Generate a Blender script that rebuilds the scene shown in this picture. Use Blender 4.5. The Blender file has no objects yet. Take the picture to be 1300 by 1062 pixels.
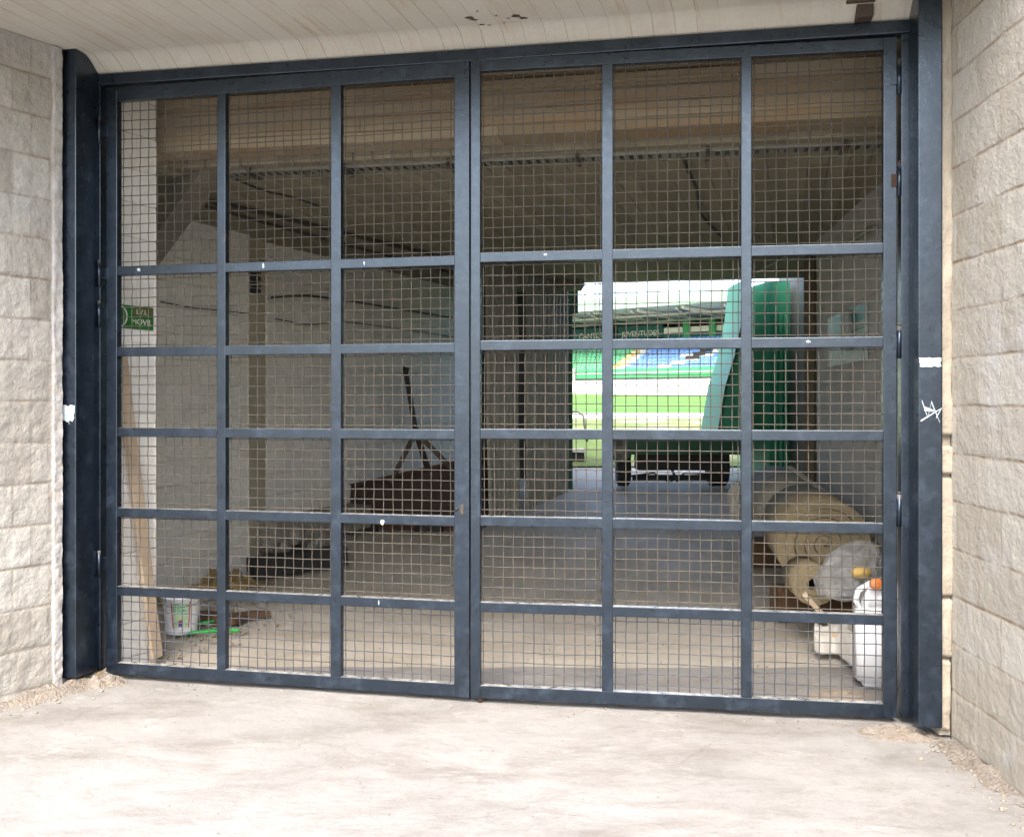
import bpy, bmesh, math, random
from mathutils import Vector, Matrix, noise
from math import radians as R, sin, cos, pi
random.seed(7)
S = bpy.context.scene
C = S.collection
# ------------------------------------------------------------------ camera, sky, sun, exposure
F = 1250.0; PX, PY = 650.0, 510.0; H = 1.5           # focal length and horizon in photo pixels, eye height
cd = bpy.data.cameras.new('Camera'); cam = bpy.data.objects.new('Camera', cd); C.objects.link(cam)
cam.location = (0, 0, H); cam.rotation_euler = (R(90), 0, 0)
cd.sensor_fit = 'HORIZONTAL'; cd.sensor_width = 36; cd.lens = 36*F/1300
cd.shift_y = -(531-PY)/1300; cd.clip_start = .05; cd.clip_end = 2000
S.camera = cam
w = bpy.data.worlds.new('World'); S.world = w; w.use_nodes = True
nt = w.node_tree; bg = nt.nodes['Background']
sky = nt.nodes.new('ShaderNodeTexSky'); sky.sky_type = 'NISHITA'; sky.sun_disc = False
SUN_EL, SUN_AZ = 50, 190                              # azimuth clockwise from +Y: behind the camera, a little left
sky.sun_elevation = R(SUN_EL); sky.sun_rotation = R(SUN_AZ); sky.dust_density = 4.0; sky.air_density = 1.0; sky.ozone_density = 1.0
nt.links.new(sky.outputs[0], bg.inputs[0]); bg.inputs[1].default_value = .15
sd = bpy.data.lights.new('Sun', 'SUN'); sun = bpy.data.objects.new('Sun', sd); C.objects.link(sun)
sd.energy = 0.7; sd.angle = R(30); sd.color = (1, .95, .87)
dv = Vector((sin(R(SUN_AZ))*cos(R(SUN_EL)), cos(R(SUN_AZ))*cos(R(SUN_EL)), sin(R(SUN_EL))))
sun.rotation_euler = dv.to_track_quat('Z', 'Y').to_euler(); sun.location = (-3, -6, 12)
S.view_settings.view_transform = 'Standard'; S.view_settings.look = 'None'; S.view_settings.gamma = 1
S.view_settings.exposure = 2.44
S.render.engine = 'CYCLES'
S.cycles.use_denoising = True; S.cycles.max_bounces = 10; S.cycles.diffuse_bounces = 7; S.cycles.glossy_bounces = 3
S.cycles.transmission_bounces = 4; S.cycles.caustics_reflective = False; S.cycles.caustics_refractive = False
S.cycles.sample_clamp_indirect = 8

# ------------------------------------------------------------------ helpers
def at(px, py, Y): return Vector(((px-PX)/F*Y, Y, H-(py-PY)/F*Y))
def gz(Y):                                            # ground height along the passage
    P = [(-500, 0), (8.5, 0), (16.5, .86), (29, 1.15), (92, 2.24), (1500, 2.24)]
    for (a, za), (b, zb) in zip(P, P[1:]):
        if Y <= b: return za+(zb-za)*(Y-a)/(b-a)
    return 2.24
def onfloor(px, py):                                  # ground point under a photo pixel
    Y = 1875/(py-PY)
    for _ in range(30): Y = (H-gz(Y))*F/(py-PY)*.5+Y*.5
    return Vector(((px-PX)/F*Y, Y, gz(Y)))

class MB:
    def __init__(s): s.v = []; s.f = []; s.sm = []
    def add(s, vs, fs, smooth=False):
        o = len(s.v); s.v += [tuple(p) for p in vs]; s.f += [tuple(i+o for i in f) for f in fs]; s.sm += [smooth]*len(fs); return s
    def bm(s, b, smooth=False, mtx=None):
        b.verts.ensure_lookup_table(); b.verts.index_update()
        vs = [(mtx @ v.co) if mtx else v.co.copy() for v in b.verts]
        s.add(vs, [[v.index for v in f.verts] for f in b.faces], smooth); b.free(); return s
    def box(s, x0, x1, y0, y1, z0, z1, bev=0, mtx=None, jit=0):
        b = bmesh.new(); bmesh.ops.create_cube(b, size=1)
        for v in b.verts:
            v.co = Vector(((x0+x1)/2+v.co.x*(x1-x0), (y0+y1)/2+v.co.y*(y1-y0), (z0+z1)/2+v.co.z*(z1-z0)))
            if jit: v.co += Vector((random.uniform(-jit, jit), random.uniform(-jit, jit), random.uniform(-jit, jit)))
        if bev: bmesh.ops.bevel(b, geom=b.edges[:], offset=bev, segments=2, affect='EDGES', profile=.6)
        return s.bm(b, False, mtx)
    def beam(s, a, b, wd, ht, bev=0, up=Vector((0, 0, 1)), taper=None):
        a = Vector(a); b = Vector(b); d = b-a; L = d.length; x = d.normalized()
        y = up.cross(x)
        y = y.normalized() if y.length > 1e-4 else Vector((0, 1, 0)); z = x.cross(y)
        m = Matrix.Translation(a) @ Matrix((x, y, z)).transposed().to_4x4()
        return s.box(0, L, -wd/2, wd/2, -ht/2, ht/2, bev, m)
    def tube(s, pts, r, seg=6, caps=True, radii=None):
        pts = [Vector(p) for p in pts]; n = len(pts); vs = []
        t = (pts[1]-pts[0]).normalized(); u = t.orthogonal().normalized()
        for i, p in enumerate(pts):
            t = (pts[min(i+1, n-1)]-pts[max(i-1, 0)]).normalized()
            u = (u-t*u.dot(t)).normalized(); v = t.cross(u); rr = radii[i] if radii else r
            for k in range(seg):
                a = 2*pi*k/seg; vs.append(p+u*cos(a)*rr+v*sin(a)*rr)
        fs = [(i*seg+k, i*seg+(k+1) % seg, (i+1)*seg+(k+1) % seg, (i+1)*seg+k) for i in range(n-1) for k in range(seg)]
        if caps: fs += [tuple(range(seg))[::-1], tuple((n-1)*seg+k for k in range(seg))]
        return s.add(vs, fs, seg > 4)
    def prism(s, poly, a, b):                          # poly of 3D points, extruded by vector b-a
        d = Vector(b)-Vector(a); n = len(poly); P = [Vector(p) for p in poly]
        vs = P+[p+d for p in P]
        fs = [tuple(range(n)), tuple(range(2*n-1, n-1, -1))]+[(i, i+n, (i+1) % n+n, (i+1) % n) for i in range(n)]
        return s.add(vs, fs)
    def lathe(s, prof, seg=28, mtx=None):              # prof [(r,z)...]
        vs = []; n = len(prof)
        for r, z in prof:
            for k in range(seg):
                a = 2*pi*k/seg; p = Vector((r*cos(a), r*sin(a), z)); vs.append(mtx @ p if mtx else p)
        fs = [(i*seg+k, i*seg+(k+1) % seg, (i+1)*seg+(k+1) % seg, (i+1)*seg+k) for i in range(n-1) for k in range(seg)]
        return s.add(vs, fs, True)
    def build(s, name, m, parent=None, loc=None, rz=0, fix=True):
        me = bpy.data.meshes.new(name); me.from_pydata(s.v, [], s.f)
        me.polygons.foreach_set('use_smooth', s.sm); me.materials.append(m)
        if fix:
            b = bmesh.new(); b.from_mesh(me); bmesh.ops.recalc_face_normals(b, faces=b.faces); b.to_mesh(me); b.free()
        me.update()
        o = bpy.data.objects.new(name, me); C.objects.link(o)
        if parent: o.parent = parent
        if loc is not None: o.location = loc
        o.rotation_euler = (0, 0, rz)
        return o
def tag(o, label=None, cat=None, group=None, kind=None):
    if label: o['label'] = label
    if cat: o['category'] = cat
    if group: o['group'] = group
    if kind: o['kind'] = kind
    return o
def empty(name, loc=(0, 0, 0), rz=0, label=None, cat=None, group=None):
    o = bpy.data.objects.new(name, None); C.objects.link(o); o.location = loc; o.rotation_euler = (0, 0, rz); o.empty_display_size = .1
    return tag(o, label, cat, group)
def textmesh(txt, size, depth=.002):
    cu = bpy.data.curves.new('t', 'FONT'); cu.body = txt; cu.size = size; cu.extrude = depth; cu.align_x = 'CENTER'; cu.align_y = 'CENTER'
    o = bpy.data.objects.new('t', cu); C.objects.link(o)
    dg = bpy.context.evaluated_depsgraph_get(); dg.update()
    me = bpy.data.meshes.new_from_object(o.evaluated_get(dg)); bpy.data.objects.remove(o)
    return me

# ------------------------------------------------------------------ materials
class N:
    def __init__(s, name):
        s.m = bpy.data.materials.new(name); s.m.use_nodes = True; s.t = s.m.node_tree; s.b = s.t.nodes['Principled BSDF']
        s.co = s.n('ShaderNodeTexCoord').outputs['Object']
    def n(s, k, **kw):
        x = s.t.nodes.new(k)
        for a, b in kw.items(): setattr(x, a, b)
        return x
    def l(s, a, b): s.t.links.new(a, b)
    def map(s, scale=(1, 1, 1), rot=(0, 0, 0), loc=(0, 0, 0), src=None):
        x = s.n('ShaderNodeMapping'); x.inputs['Scale'].default_value = scale; x.inputs['Rotation'].default_value = rot; x.inputs['Location'].default_value = loc
        s.l(src or s.co, x.inputs[0]); return x.outputs[0]
    def noise(s, scale, detail=6, rough=.6, src=None, dist=0):
        x = s.n('ShaderNodeTexNoise'); x.inputs['Scale'].default_value = scale; x.inputs['Detail'].default_value = detail
        x.inputs['Roughness'].default_value = rough; x.inputs['Distortion'].default_value = dist
        s.l(src or s.co, x.inputs['Vector']); return x.outputs[0]
    def ramp(s, fac, a, b, c0=(0, 0, 0, 1), c1=(1, 1, 1, 1)):
        x = s.n('ShaderNodeValToRGB'); x.color_ramp.elements[0].position = a; x.color_ramp.elements[1].position = b
        x.color_ramp.elements[0].color = c0; x.color_ramp.elements[1].color = c1; s.l(fac, x.inputs[0]); return x.outputs[0]
    def mix(s, fac, a, b, mode='MIX'):
        x = s.n('ShaderNodeMix', data_type='RGBA', blend_type=mode)
        for v, i in ((fac, x.inputs[0]), (a, x.inputs[6]), (b, x.inputs[7])):
            if isinstance(v, (int, float)): i.default_value = v
            elif isinstance(v, tuple): i.default_value = v if len(v) == 4 else v+(1,)
            else: s.l(v, i)
        return x.outputs[2]
    def math(s, op, a, b=0.0, c=0.0):
        x = s.n('ShaderNodeMath', operation=op)
        for k, v in enumerate((a, b, c)):
            if isinstance(v, (int, float)): x.inputs[k].default_value = v
            else: s.l(v, x.inputs[k])
        return x.outputs[0]
    def bump(s, h, strength=.4, dist=.01, prev=None):
        x = s.n('ShaderNodeBump'); x.inputs['Strength'].default_value = strength; x.inputs['Distance'].default_value = dist
        s.l(h, x.inputs['Height'])
        if prev: s.l(prev, x.inputs['Normal'])
        return x.outputs[0]
    def out(s, col=None, rough=None, nrm=None, metal=0, spec=None):
        for v, k in ((col, 'Base Color'), (rough, 'Roughness'), (metal, 'Metallic'), (spec, 'Specular IOR Level')):
            if v is None: continue
            i = s.b.inputs[k]
            if isinstance(v, (int, float)): i.default_value = v
            elif isinstance(v, tuple): i.default_value = v+(1,)
            else: s.l(v, i)
        if nrm: s.l(nrm, s.b.inputs['Normal'])
        return s.m
def simple(name, c1, c2=None, scale=6, rough=.7, bump=.3, bscale=60, dist=.004, metal=0, spots=None, sa=.62, sb=.72, sscale=3, spec=None):
    k = N(name); c2 = c2 or tuple(x*.75 for x in c1)
    col = k.mix(k.ramp(k.noise(scale), .3, .7), c1, c2)
    if spots: col = k.mix(k.ramp(k.noise(sscale, 8, .7), sa, sb), col, spots)
    return k.out(col, rough, k.bump(k.noise(bscale), bump, dist), metal, spec)

def steel_paint(name='slate_blue_paint'):
    k = N(name)
    n1 = k.noise(2.2, 8, .65); n2 = k.noise(30, 6, .6)
    col = k.mix(k.ramp(n1, .35, .68), (.002, .0036, .0066), (.005, .0085, .016))
    col = k.mix(k.math('MULTIPLY', k.ramp(k.noise(9, 10, .75), .5, .75), .6), col, (.045, .06, .085))
    sc = k.noise(5, 10, .8, k.map((1, 1, 6)), 1.2)                       # thin scratches and chips
    col = k.mix(k.ramp(sc, .69, .71), col, (.30, .33, .36))
    col = k.mix(k.ramp(k.noise(1.3, 10, .75, k.map(loc=(4, 2, 7))), .66, .72), col, (.10, .05, .03))
    g = k.n('ShaderNodeNewGeometry'); sx = k.n('ShaderNodeSeparateXYZ'); k.l(g.outputs['Normal'], sx.inputs[0])
    dust = k.math('MULTIPLY', k.ramp(sx.outputs[2], .5, .9), k.ramp(n2, .3, .6))
    col = k.mix(dust, col, (.36, .35, .33))                              # dust settled on ledges
    rough = k.ramp(n2, .2, .8, (.22, .22, .22, 1), (.40, .40, .40, 1))
    b = k.bump(k.noise(11, 5, .55, k.map((1, 1, 1.6))), .22, .004); b = k.bump(k.noise(90, 6, .7), .35, .0012, b)
    k.b.inputs['Specular Tint'].default_value = (.66, .82, 1, 1); return k.out(col, rough, b, 0, .85)
M = {}
M['steel'] = steel_paint()
def blocks(name, bw, bh, z0, c1, c2, mortar, bump=.6, msize=.012, fine=70, stain=None, stain_amt=(.55, .75), mbump=.6, xoff=0., stainscale=1.5):
    k = N(name); sx = k.n('ShaderNodeSeparateXYZ'); k.l(k.co, sx.inputs[0])
    cx = k.n('ShaderNodeCombineXYZ')
    wob = k.math('MULTIPLY', k.math('SUBTRACT', k.noise(3, 3, .5), .5), .03)
    k.l(k.math('ADD', sx.outputs[0], xoff), cx.inputs[0]); k.l(k.math('ADD', k.math('SUBTRACT', sx.outputs[2], z0), wob if bump > .3 else k.math('MULTIPLY', wob, .5)), cx.inputs[1])
    br = k.n('ShaderNodeTexBrick'); k.l(cx.outputs[0], br.inputs['Vector']); br.offset = .5
    for a, v in (('Scale', 1.), ('Mortar Size', msize), ('Mortar Smooth', .6), ('Bias', 0.), ('Brick Width', bw), ('Row Height', bh)): br.inputs[a].default_value = v
    br.inputs['Color1'].default_value = (0, 0, 0, 1); br.inputs['Color2'].default_value = (1, 1, 1, 1); br.inputs['Mortar'].default_value = (.5, .5, .5, 1)
    var = k.mix(.5, br.outputs[0], k.noise(7, 8, .7))
    col = k.mix(k.ramp(var, .25, .75), c1, c2)
    col = k.mix(k.math('MULTIPLY', k.ramp(k.noise(fine, 4, .7), .5, .75), .35), col, tuple(x*.45 for x in c1))
    zz = k.math('ADD', k.math('SUBTRACT', sx.outputs[2], z0), wob)
    fr = k.math('PINGPONG', zz, bh/2)                                     # 0 on every bed joint
    bed = k.ramp(fr, msize*.25, msize*.9, (1, 1, 1, 1), (0, 0, 0, 1))
    jt = k.math('MULTIPLY', br.outputs[1], .35); jt = k.math('MAXIMUM', jt, bed)
    mm = k.math('MULTIPLY', jt, k.ramp(k.noise(4, 5, .7), .35, .62))
    col = k.mix(mm, col, mortar)
    if stain: col = k.mix(k.ramp(k.noise(stainscale, 9, .7), *stain_amt), col, stain)
    b = k.bump(k.math('SUBTRACT', 1., mm), mbump, .008)
    b = k.bump(k.noise(14, 8, .65), bump, .02, b); b = k.bump(k.noise(fine*1.5, 4, .6), bump*.8, .003, b)
    return k.out(col, .92, b)
M['split'] = blocks('split_face_block', .20, .21, .03, (.285, .265, .228), (.405, .39, .355), (.22, .175, .13), .9, .010, 60, (.42, .435, .455), (.58, .74), .4)
M['smooth'] = blocks('smooth_face_block', .42, .2115, 0, (.37, .34, .28), (.47, .445, .39), (.22, .155, .095), 1.0, .010, 110, (.50, .50, .51), (.54, .72), .5, .14)
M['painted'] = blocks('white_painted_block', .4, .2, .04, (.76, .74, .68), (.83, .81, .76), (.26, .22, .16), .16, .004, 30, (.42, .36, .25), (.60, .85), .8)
M['plaster'] = simple('plaster_strip', (.37, .335, .275), (.30, .265, .21), 9, .95, .7, 40, .01, spots=(.2, .16, .12), sa=.68, sb=.72, sscale=14)
def boards(name, c1, c2, line, stain, wdt, rot, ln=2.6, lw=.006, stain_rng=(.6, .76), axes='xy', streak=.5, tone=False):
    k = N(name); src = k.co
    if axes == 'xz':
        sx = k.n('ShaderNodeSeparateXYZ'); k.l(k.co, sx.inputs[0]); cx = k.n('ShaderNodeCombineXYZ')
        k.l(sx.outputs[0], cx.inputs[0]); k.l(sx.outputs[2], cx.inputs[1]); src = cx.outputs[0]
    v = k.map((1, 1, 1), (0, 0, rot), src=src)
    dn = k.math('MULTIPLY', k.math('SUBTRACT', k.noise(.9, 2, .5, v), .5), .006)
    vv = k.n('ShaderNodeVectorMath', operation='ADD'); k.l(v, vv.inputs[0]); k.l(dn, vv.inputs[1])
    br = k.n('ShaderNodeTexBrick'); k.l(vv.outputs[0], br.inputs['Vector']); br.offset = .37; br.offset_frequency = 2
    for a, x in (('Scale', 1.), ('Mortar Size', lw), ('Mortar Smooth', .8), ('Bias', 0.), ('Brick Width', ln), ('Row Height', wdt)): br.inputs[a].default_value = x
    br.inputs['Color1'].default_value = (0, 0, 0, 1); br.inputs['Color2'].default_value = (1, 1, 1, 1); br.inputs['Mortar'].default_value = (.5, .5, .5, 1)
    grain = k.noise(4, 8, .7, k.map((1.2, 14, 1), src=v), .6)
    if tone: grain = k.mix(.5, grain, k.noise(6, 10, .75))
    col = k.mix(k.ramp(k.mix(.86 if tone else .55, br.outputs[0], grain), .3, .7), c1, c2)
    if tone: col = k.mix(k.math('MULTIPLY', k.ramp(k.noise(1.9, 8, .75, k.map(loc=(9, 2, 0))), .52, .75), .45), col, (.40, .36, .28))
    if tone: col = k.mix(k.math('MULTIPLY', k.ramp(k.noise(45, 5, .8), .58, .70), .3), col, tuple(x*.45 for x in c1))
    st = k.noise(2.1, 8, .7, k.map((.6, 5.5, 1), src=v))
    col = k.mix(k.math('MULTIPLY', k.ramp(st, *stain_rng), streak), col, stain)
    ln_ = k.math('MULTIPLY', br.outputs[1], k.ramp(k.noise(1.7, 4, .6), .35, .65))
    col = k.mix(ln_, col, line)
    col = k.mix(k.ramp(k.noise(7, 8, .75, k.map(loc=(3, 1, 0))), .74, .78), col, tuple(x*.35 for x in c1))
    b = k.bump(k.math('SUBTRACT', grain, k.math('MULTIPLY', ln_, .8)), .35, .006)
    return k.out(col, .9, b)
BD = -math.atan(.28)
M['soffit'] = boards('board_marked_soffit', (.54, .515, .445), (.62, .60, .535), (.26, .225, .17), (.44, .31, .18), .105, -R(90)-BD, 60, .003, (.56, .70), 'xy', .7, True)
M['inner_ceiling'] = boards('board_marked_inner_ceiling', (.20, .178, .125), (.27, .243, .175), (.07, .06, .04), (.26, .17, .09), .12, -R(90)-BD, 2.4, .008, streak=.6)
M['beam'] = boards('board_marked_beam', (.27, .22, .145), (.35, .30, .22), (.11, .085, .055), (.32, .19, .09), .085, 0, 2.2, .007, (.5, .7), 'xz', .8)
def ground(name, c1, c2, c3, bump=.5, wet=False, rot=.2, rough=.88):
    k = N(name)
    col = k.mix(k.ramp(k.noise(1.6, 10, .7), .3, .68), c1, c2)
    st = k.noise(1.7, 12, .78, k.map((.8, 1.7, 1), (0, 0, rot)), .5)
    col = k.mix(k.math('MULTIPLY', k.ramp(st, .47, .70), .8), col, c3)
    wh = k.noise(3.1, 12, .8, k.map((1, 1.5, 1), (0, 0, rot), (7, 3, 0)), .3)
    col = k.mix(k.math('MULTIPLY', k.ramp(wh, .56, .66), .5), col, tuple(min(1, x*1.35) for x in c2))
    cr = k.n('ShaderNodeTexVoronoi', feature='DISTANCE_TO_EDGE'); cr.inputs['Scale'].default_value = .8
    cw = k.n('ShaderNodeVectorMath', operation='ADD'); nz_ = k.n('ShaderNodeTexNoise'); nz_.inputs['Scale'].default_value = 3; nz_.inputs['Detail'].default_value = 8
    k.l(k.co, nz_.inputs['Vector']); sc_ = k.n('ShaderNodeVectorMath', operation='SCALE'); sc_.inputs['Scale'].default_value = .5; k.l(nz_.outputs['Color'], sc_.inputs[0])
    k.l(k.co, cw.inputs[0]); k.l(sc_.outputs[0], cw.inputs[1]); k.l(cw.outputs[0], cr.inputs['Vector'])
    ck = k.math('MULTIPLY', k.ramp(cr.outputs['Distance'], .002, .009, (1, 1, 1, 1), (0, 0, 0, 1)), k.ramp(k.noise(1.3, 3, .5), .5, .6))
    col = k.mix(k.math('MULTIPLY', ck, .22), col, tuple(x*.4 for x in c3))
    col = k.mix(k.math('MULTIPLY', k.ramp(k.noise(70, 5, .8), .55, .68), .55), col, tuple(x*.5 for x in c2))
    col = k.mix(k.ramp(k.noise(16, 6, .7, k.map(loc=(5, 5, 5))), .69, .72), col, tuple(x*.4 for x in c3))
    r = rough
    if wet: r = k.ramp(k.noise(1.1, 6, .6), .38, .6, (.58, .58, .58, 1), (.92, .92, .92, 1))
    b = k.bump(k.noise(11, 8, .7, k.map((1, 1.3, 1), (0, 0, rot))), bump, .02); b = k.bump(k.noise(90, 4, .6), bump*.6, .004, b)
    return k.out(col, r, b)
M['apron'] = ground('pale_concrete_apron', (.205, .200, .190), (.285, .280, .272), (.135, .120, .105))
M['floor'] = ground('passage_concrete', (.44, .40, .32), (.52, .48, .42), (.32, .27, .20), .7, True, .5)
M['earth'] = ground('grey_earth', (.34, .34, .33), (.26, .25, .23), (.22, .22, .2))
M['rubble'] = simple('mortar_rubble', (.30, .27, .235), (.24, .20, .155), 14, .95, 1., 60, .03, spots=(.34, .22, .10), sa=.60, sb=.70, sscale=7)
def wire_mat():
    k = N('galvanised_wire')
    col = k.mix(k.ramp(k.noise(4, 6, .7), .35, .65), (.042, .040, .036), (.080, .070, .054))
    col = k.mix(k.ramp(k.noise(7, 8, .7, k.map(loc=(2, 9, 4))), .55, .72), col, (.085, .055, .036))
    return k.out(col, .6, None, .1)
M['wire'] = wire_mat()
M['wire_blue'] = simple('painted_wire', (.03, .037, .052), (.055, .057, .065), 5, .5, .1)
M['black'] = simple('black_rubber', (.012, .012, .013), (.02, .02, .02), 5, .7)
M['galv'] = simple('galvanised_tray', (.24, .235, .2), (.16, .155, .13), 8, .6, .2, 40, .002, .3)
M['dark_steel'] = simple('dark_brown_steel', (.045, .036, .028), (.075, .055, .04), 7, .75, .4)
M['rust'] = simple('rusty_steel', (.09, .035, .018), (.035, .022, .016), 12, .9, .7, 50, .006)
M['machine'] = simple('dark_red_paint', (.045, .020, .015), (.03, .022, .017), 6, .8, .5, spots=(.09, .06, .04), sa=.6, sb=.7)
M['white_flake'] = simple('white_paint_flake', (.58, .64, .67), (.30, .40, .46), 30, .8, .4)
M['wood'] = boards('weathered_timber', (.42, .31, .205), (.55, .44, .32), (.2, .13, .08), (.3, .2, .11), .2, R(90), 3, .001)
M['brown_wood'] = simple('wet_brown_timber', (.12, .065, .03), (.07, .04, .02), 14, .8, .6)
M['stone'] = simple('rough_limestone', (.36, .34, .30), (.20, .18, .15), 8, .95, 1., 22, .03, spots=(.06, .05, .04), sa=.6, sb=.68, sscale=6)
M['foam'] = simple('yellow_foam', (.42, .29, .11), (.24, .17, .08), 16, .95, 1., 30, .02)
M['plastic_white'] = simple('white_plastic', (.86, .87, .88), (.80, .81, .83), 4, .35, .05)
M['green_sign'] = simple('green_sign_paint', (.015, .15, .02), (.012, .12, .018), 5, .45, .05)
M['olive_sign'] = simple('faded_olive_paint', (.10, .12, .03), (.08, .10, .025), 5, .6, .05)
M['letter'] = simple('cream_lettering', (.66, .66, .55), (.5, .5, .42), 20, .6, .1)
M['teal_ink'] = simple('teal_print', (.03, .22, .22), (.025, .18, .2), 9, .5, .05)
M['red_ink'] = simple('red_print', (.55, .03, .03), (.5, .03, .03), 9, .5, .05)
M['mint_ink'] = simple('mint_print', (.38, .62, .42), (.50, .66, .35), 14, .5, .05)
M['purple_ink'] = simple('purple_print', (.12, .07, .35), (.1, .05, .3), 9, .5, .05)
M['green_plastic'] = simple('bright_green_plastic', (.02, .42, .06), (.02, .33, .05), 9, .4, .1)
M['roll'] = simple('tan_foam_roll', (.27, .22, .13), (.20, .16, .095), 5, .9, .7, 25, .012, spots=(.14, .10, .055), sa=.6, sb=.72, sscale=5)
M['roll_dark'] = simple('brown_roll_edge', (.10, .075, .04), (.07, .05, .03), 9, .95, .6)
M['orange'] = simple('orange_cap_plastic', (.75, .24, .05), (.7, .2, .05), 5, .4, .05)
M['yellow'] = simple('yellow_foodstuff', (.62, .42, .12), (.5, .33, .1), 12, .7, .3)
M['cloth'] = simple('white_cloth', (.62, .60, .55), (.50, .48, .44), 8, .9, .5, 18, .01)
M['corr'] = simple('dull_corrugated_metal', (.36, .345, .29), (.27, .26, .22), 4, .65, .3, 40, .003, .2, spots=(.14, .07, .035), sa=.62, sb=.72)
M['green_paint'] = simple('green_vehicle_paint', (.045, .33, .195), (.035, .28, .16), 2.5, .5, .25, 30, .004, spots=(.07, .24, .16), sa=.56, sb=.75)
M['dark_green'] = simple('dark_green_paint', (.008, .085, .035), (.006, .06, .03), 4, .5, .2)
M['pale_sheet'] = simple('faded_notice_print', (.30, .40, .37), (.40, .46, .42), 12, .6, .1)
M['grass'] = None
def pitch():
    k = N('mown_pitch'); sx = k.n('ShaderNodeSeparateXYZ'); k.l(k.co, sx.inputs[0])
    st = k.math('SINE', k.math('MULTIPLY', sx.outputs[1], .42))
    col = k.mix(k.ramp(st, .35, .65), (.085, .22, .02), (.05, .145, .012))
    col = k.mix(k.math('MULTIPLY', k.noise(.8, 8, .7), .5), col, (.14, .28, .04))
    return k.out(col, .9, k.bump(k.noise(40), .3, .02))
M['grass'] = pitch()
M['verge'] = simple('worn_grass', (.16, .22, .05), (.10, .16, .03), 1.5, .95, .6, 30, .03, spots=(.42, .36, .24), sa=.5, sb=.62, sscale=.6)
M['track'] = simple('white_perimeter_paving', (.78, .76, .72), (.66, .64, .6), 2, .9, .2)
M['seat_green'] = simple('green_seat_plastic', (.10, .42, .20), (.08, .36, .17), 3, .5, .1)
M['seat_blue'] = simple('blue_seat_plastic', (.12, .27, .62), (.10, .23, .55), 3, .5, .1)
M['seat_white'] = simple('white_seat_plastic', (.7, .74, .7), (.6, .64, .6), 3, .5, .1)
M['step'] = simple('stand_concrete', (.55, .56, .52), (.46, .46, .42), 2, .9, .3)
M['yellow_line'] = simple('yellow_aisle_paint', (.62, .50, .16), (.55, .42, .14), 3, .8, .2)
M['roof_under'] = simple('grey_roof_sheet', (.20, .24, .24), (.14, .18, .18), .4, .7, .2)
M['truss'] = simple('pale_truss_paint', (.42, .42, .38), (.34, .34, .3), .6, .7, .1)
M['fascia'] = simple('pale_green_fascia', (.24, .36, .27), (.28, .40, .31), .2, .6, .1)
M['parapet'] = simple('green_parapet_paint', (.04, .30, .10), (.03, .25, .09), .3, .6, .1)
M['teal_wall'] = simple('dark_teal_wall', (.012, .10, .09), (.01, .08, .075), .5, .7, .1)

# ------------------------------------------------------------------ ground, pitch, floors
def strip(name, m, xs, ys, dz, relief=0, sc=3):
    mb = MB(); nx, ny = len(xs), len(ys)
    for y in ys:
        for x in xs:
            mb.v.append((x, y, gz(y)+dz+(relief*noise.fractal(Vector((x*sc, y*sc, 0)), 1., 2., 4) if relief else 0)))
    mb.f = [(j*nx+i, j*nx+i+1, (j+1)*nx+i+1, (j+1)*nx+i) for j in range(ny-1) for i in range(nx-1)]; mb.sm = [True]*len(mb.f)
    return tag(mb.build(name, m, fix=False), kind='structure')
lin = lambda a, b, n: [a+(b-a)*i/(n-1) for i in range(n)]
strip('ground', M['earth'], [-700, -60, -8, 8, 60, 700], [-500, -40, 0, 4, 8.5, 12, 16.5, 29, 60, 92, 300, 1400], -.03)
G0 = Vector((-2.241, 5.388, 0)); G1 = Vector((-.198, 4.947, 0)); G2 = Vector((1.815, 4.63, 0))
strip('pavement', M['apron'], lin(-6.5, 6.5, 261), lin(-3, 5.62, 200), -.014, .006, 2.2)
strip('passage_floor', M['floor'], lin(-5, 6, 60), lin(4.6, 8.5, 40)+lin(8.6, 14, 30), -.026, .003, 2)
strip('worn_grass_verge', M['verge'], [-60, 0, 60], [14, 16.5, 20, 25.6], -.004)
strip('perimeter_path', M['track'], [-80, 80], [25.6, 29.6], 0)
strip('football_pitch', M['grass'], [-90, 90], [29.6, 50, 70, 90], 0)

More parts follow.
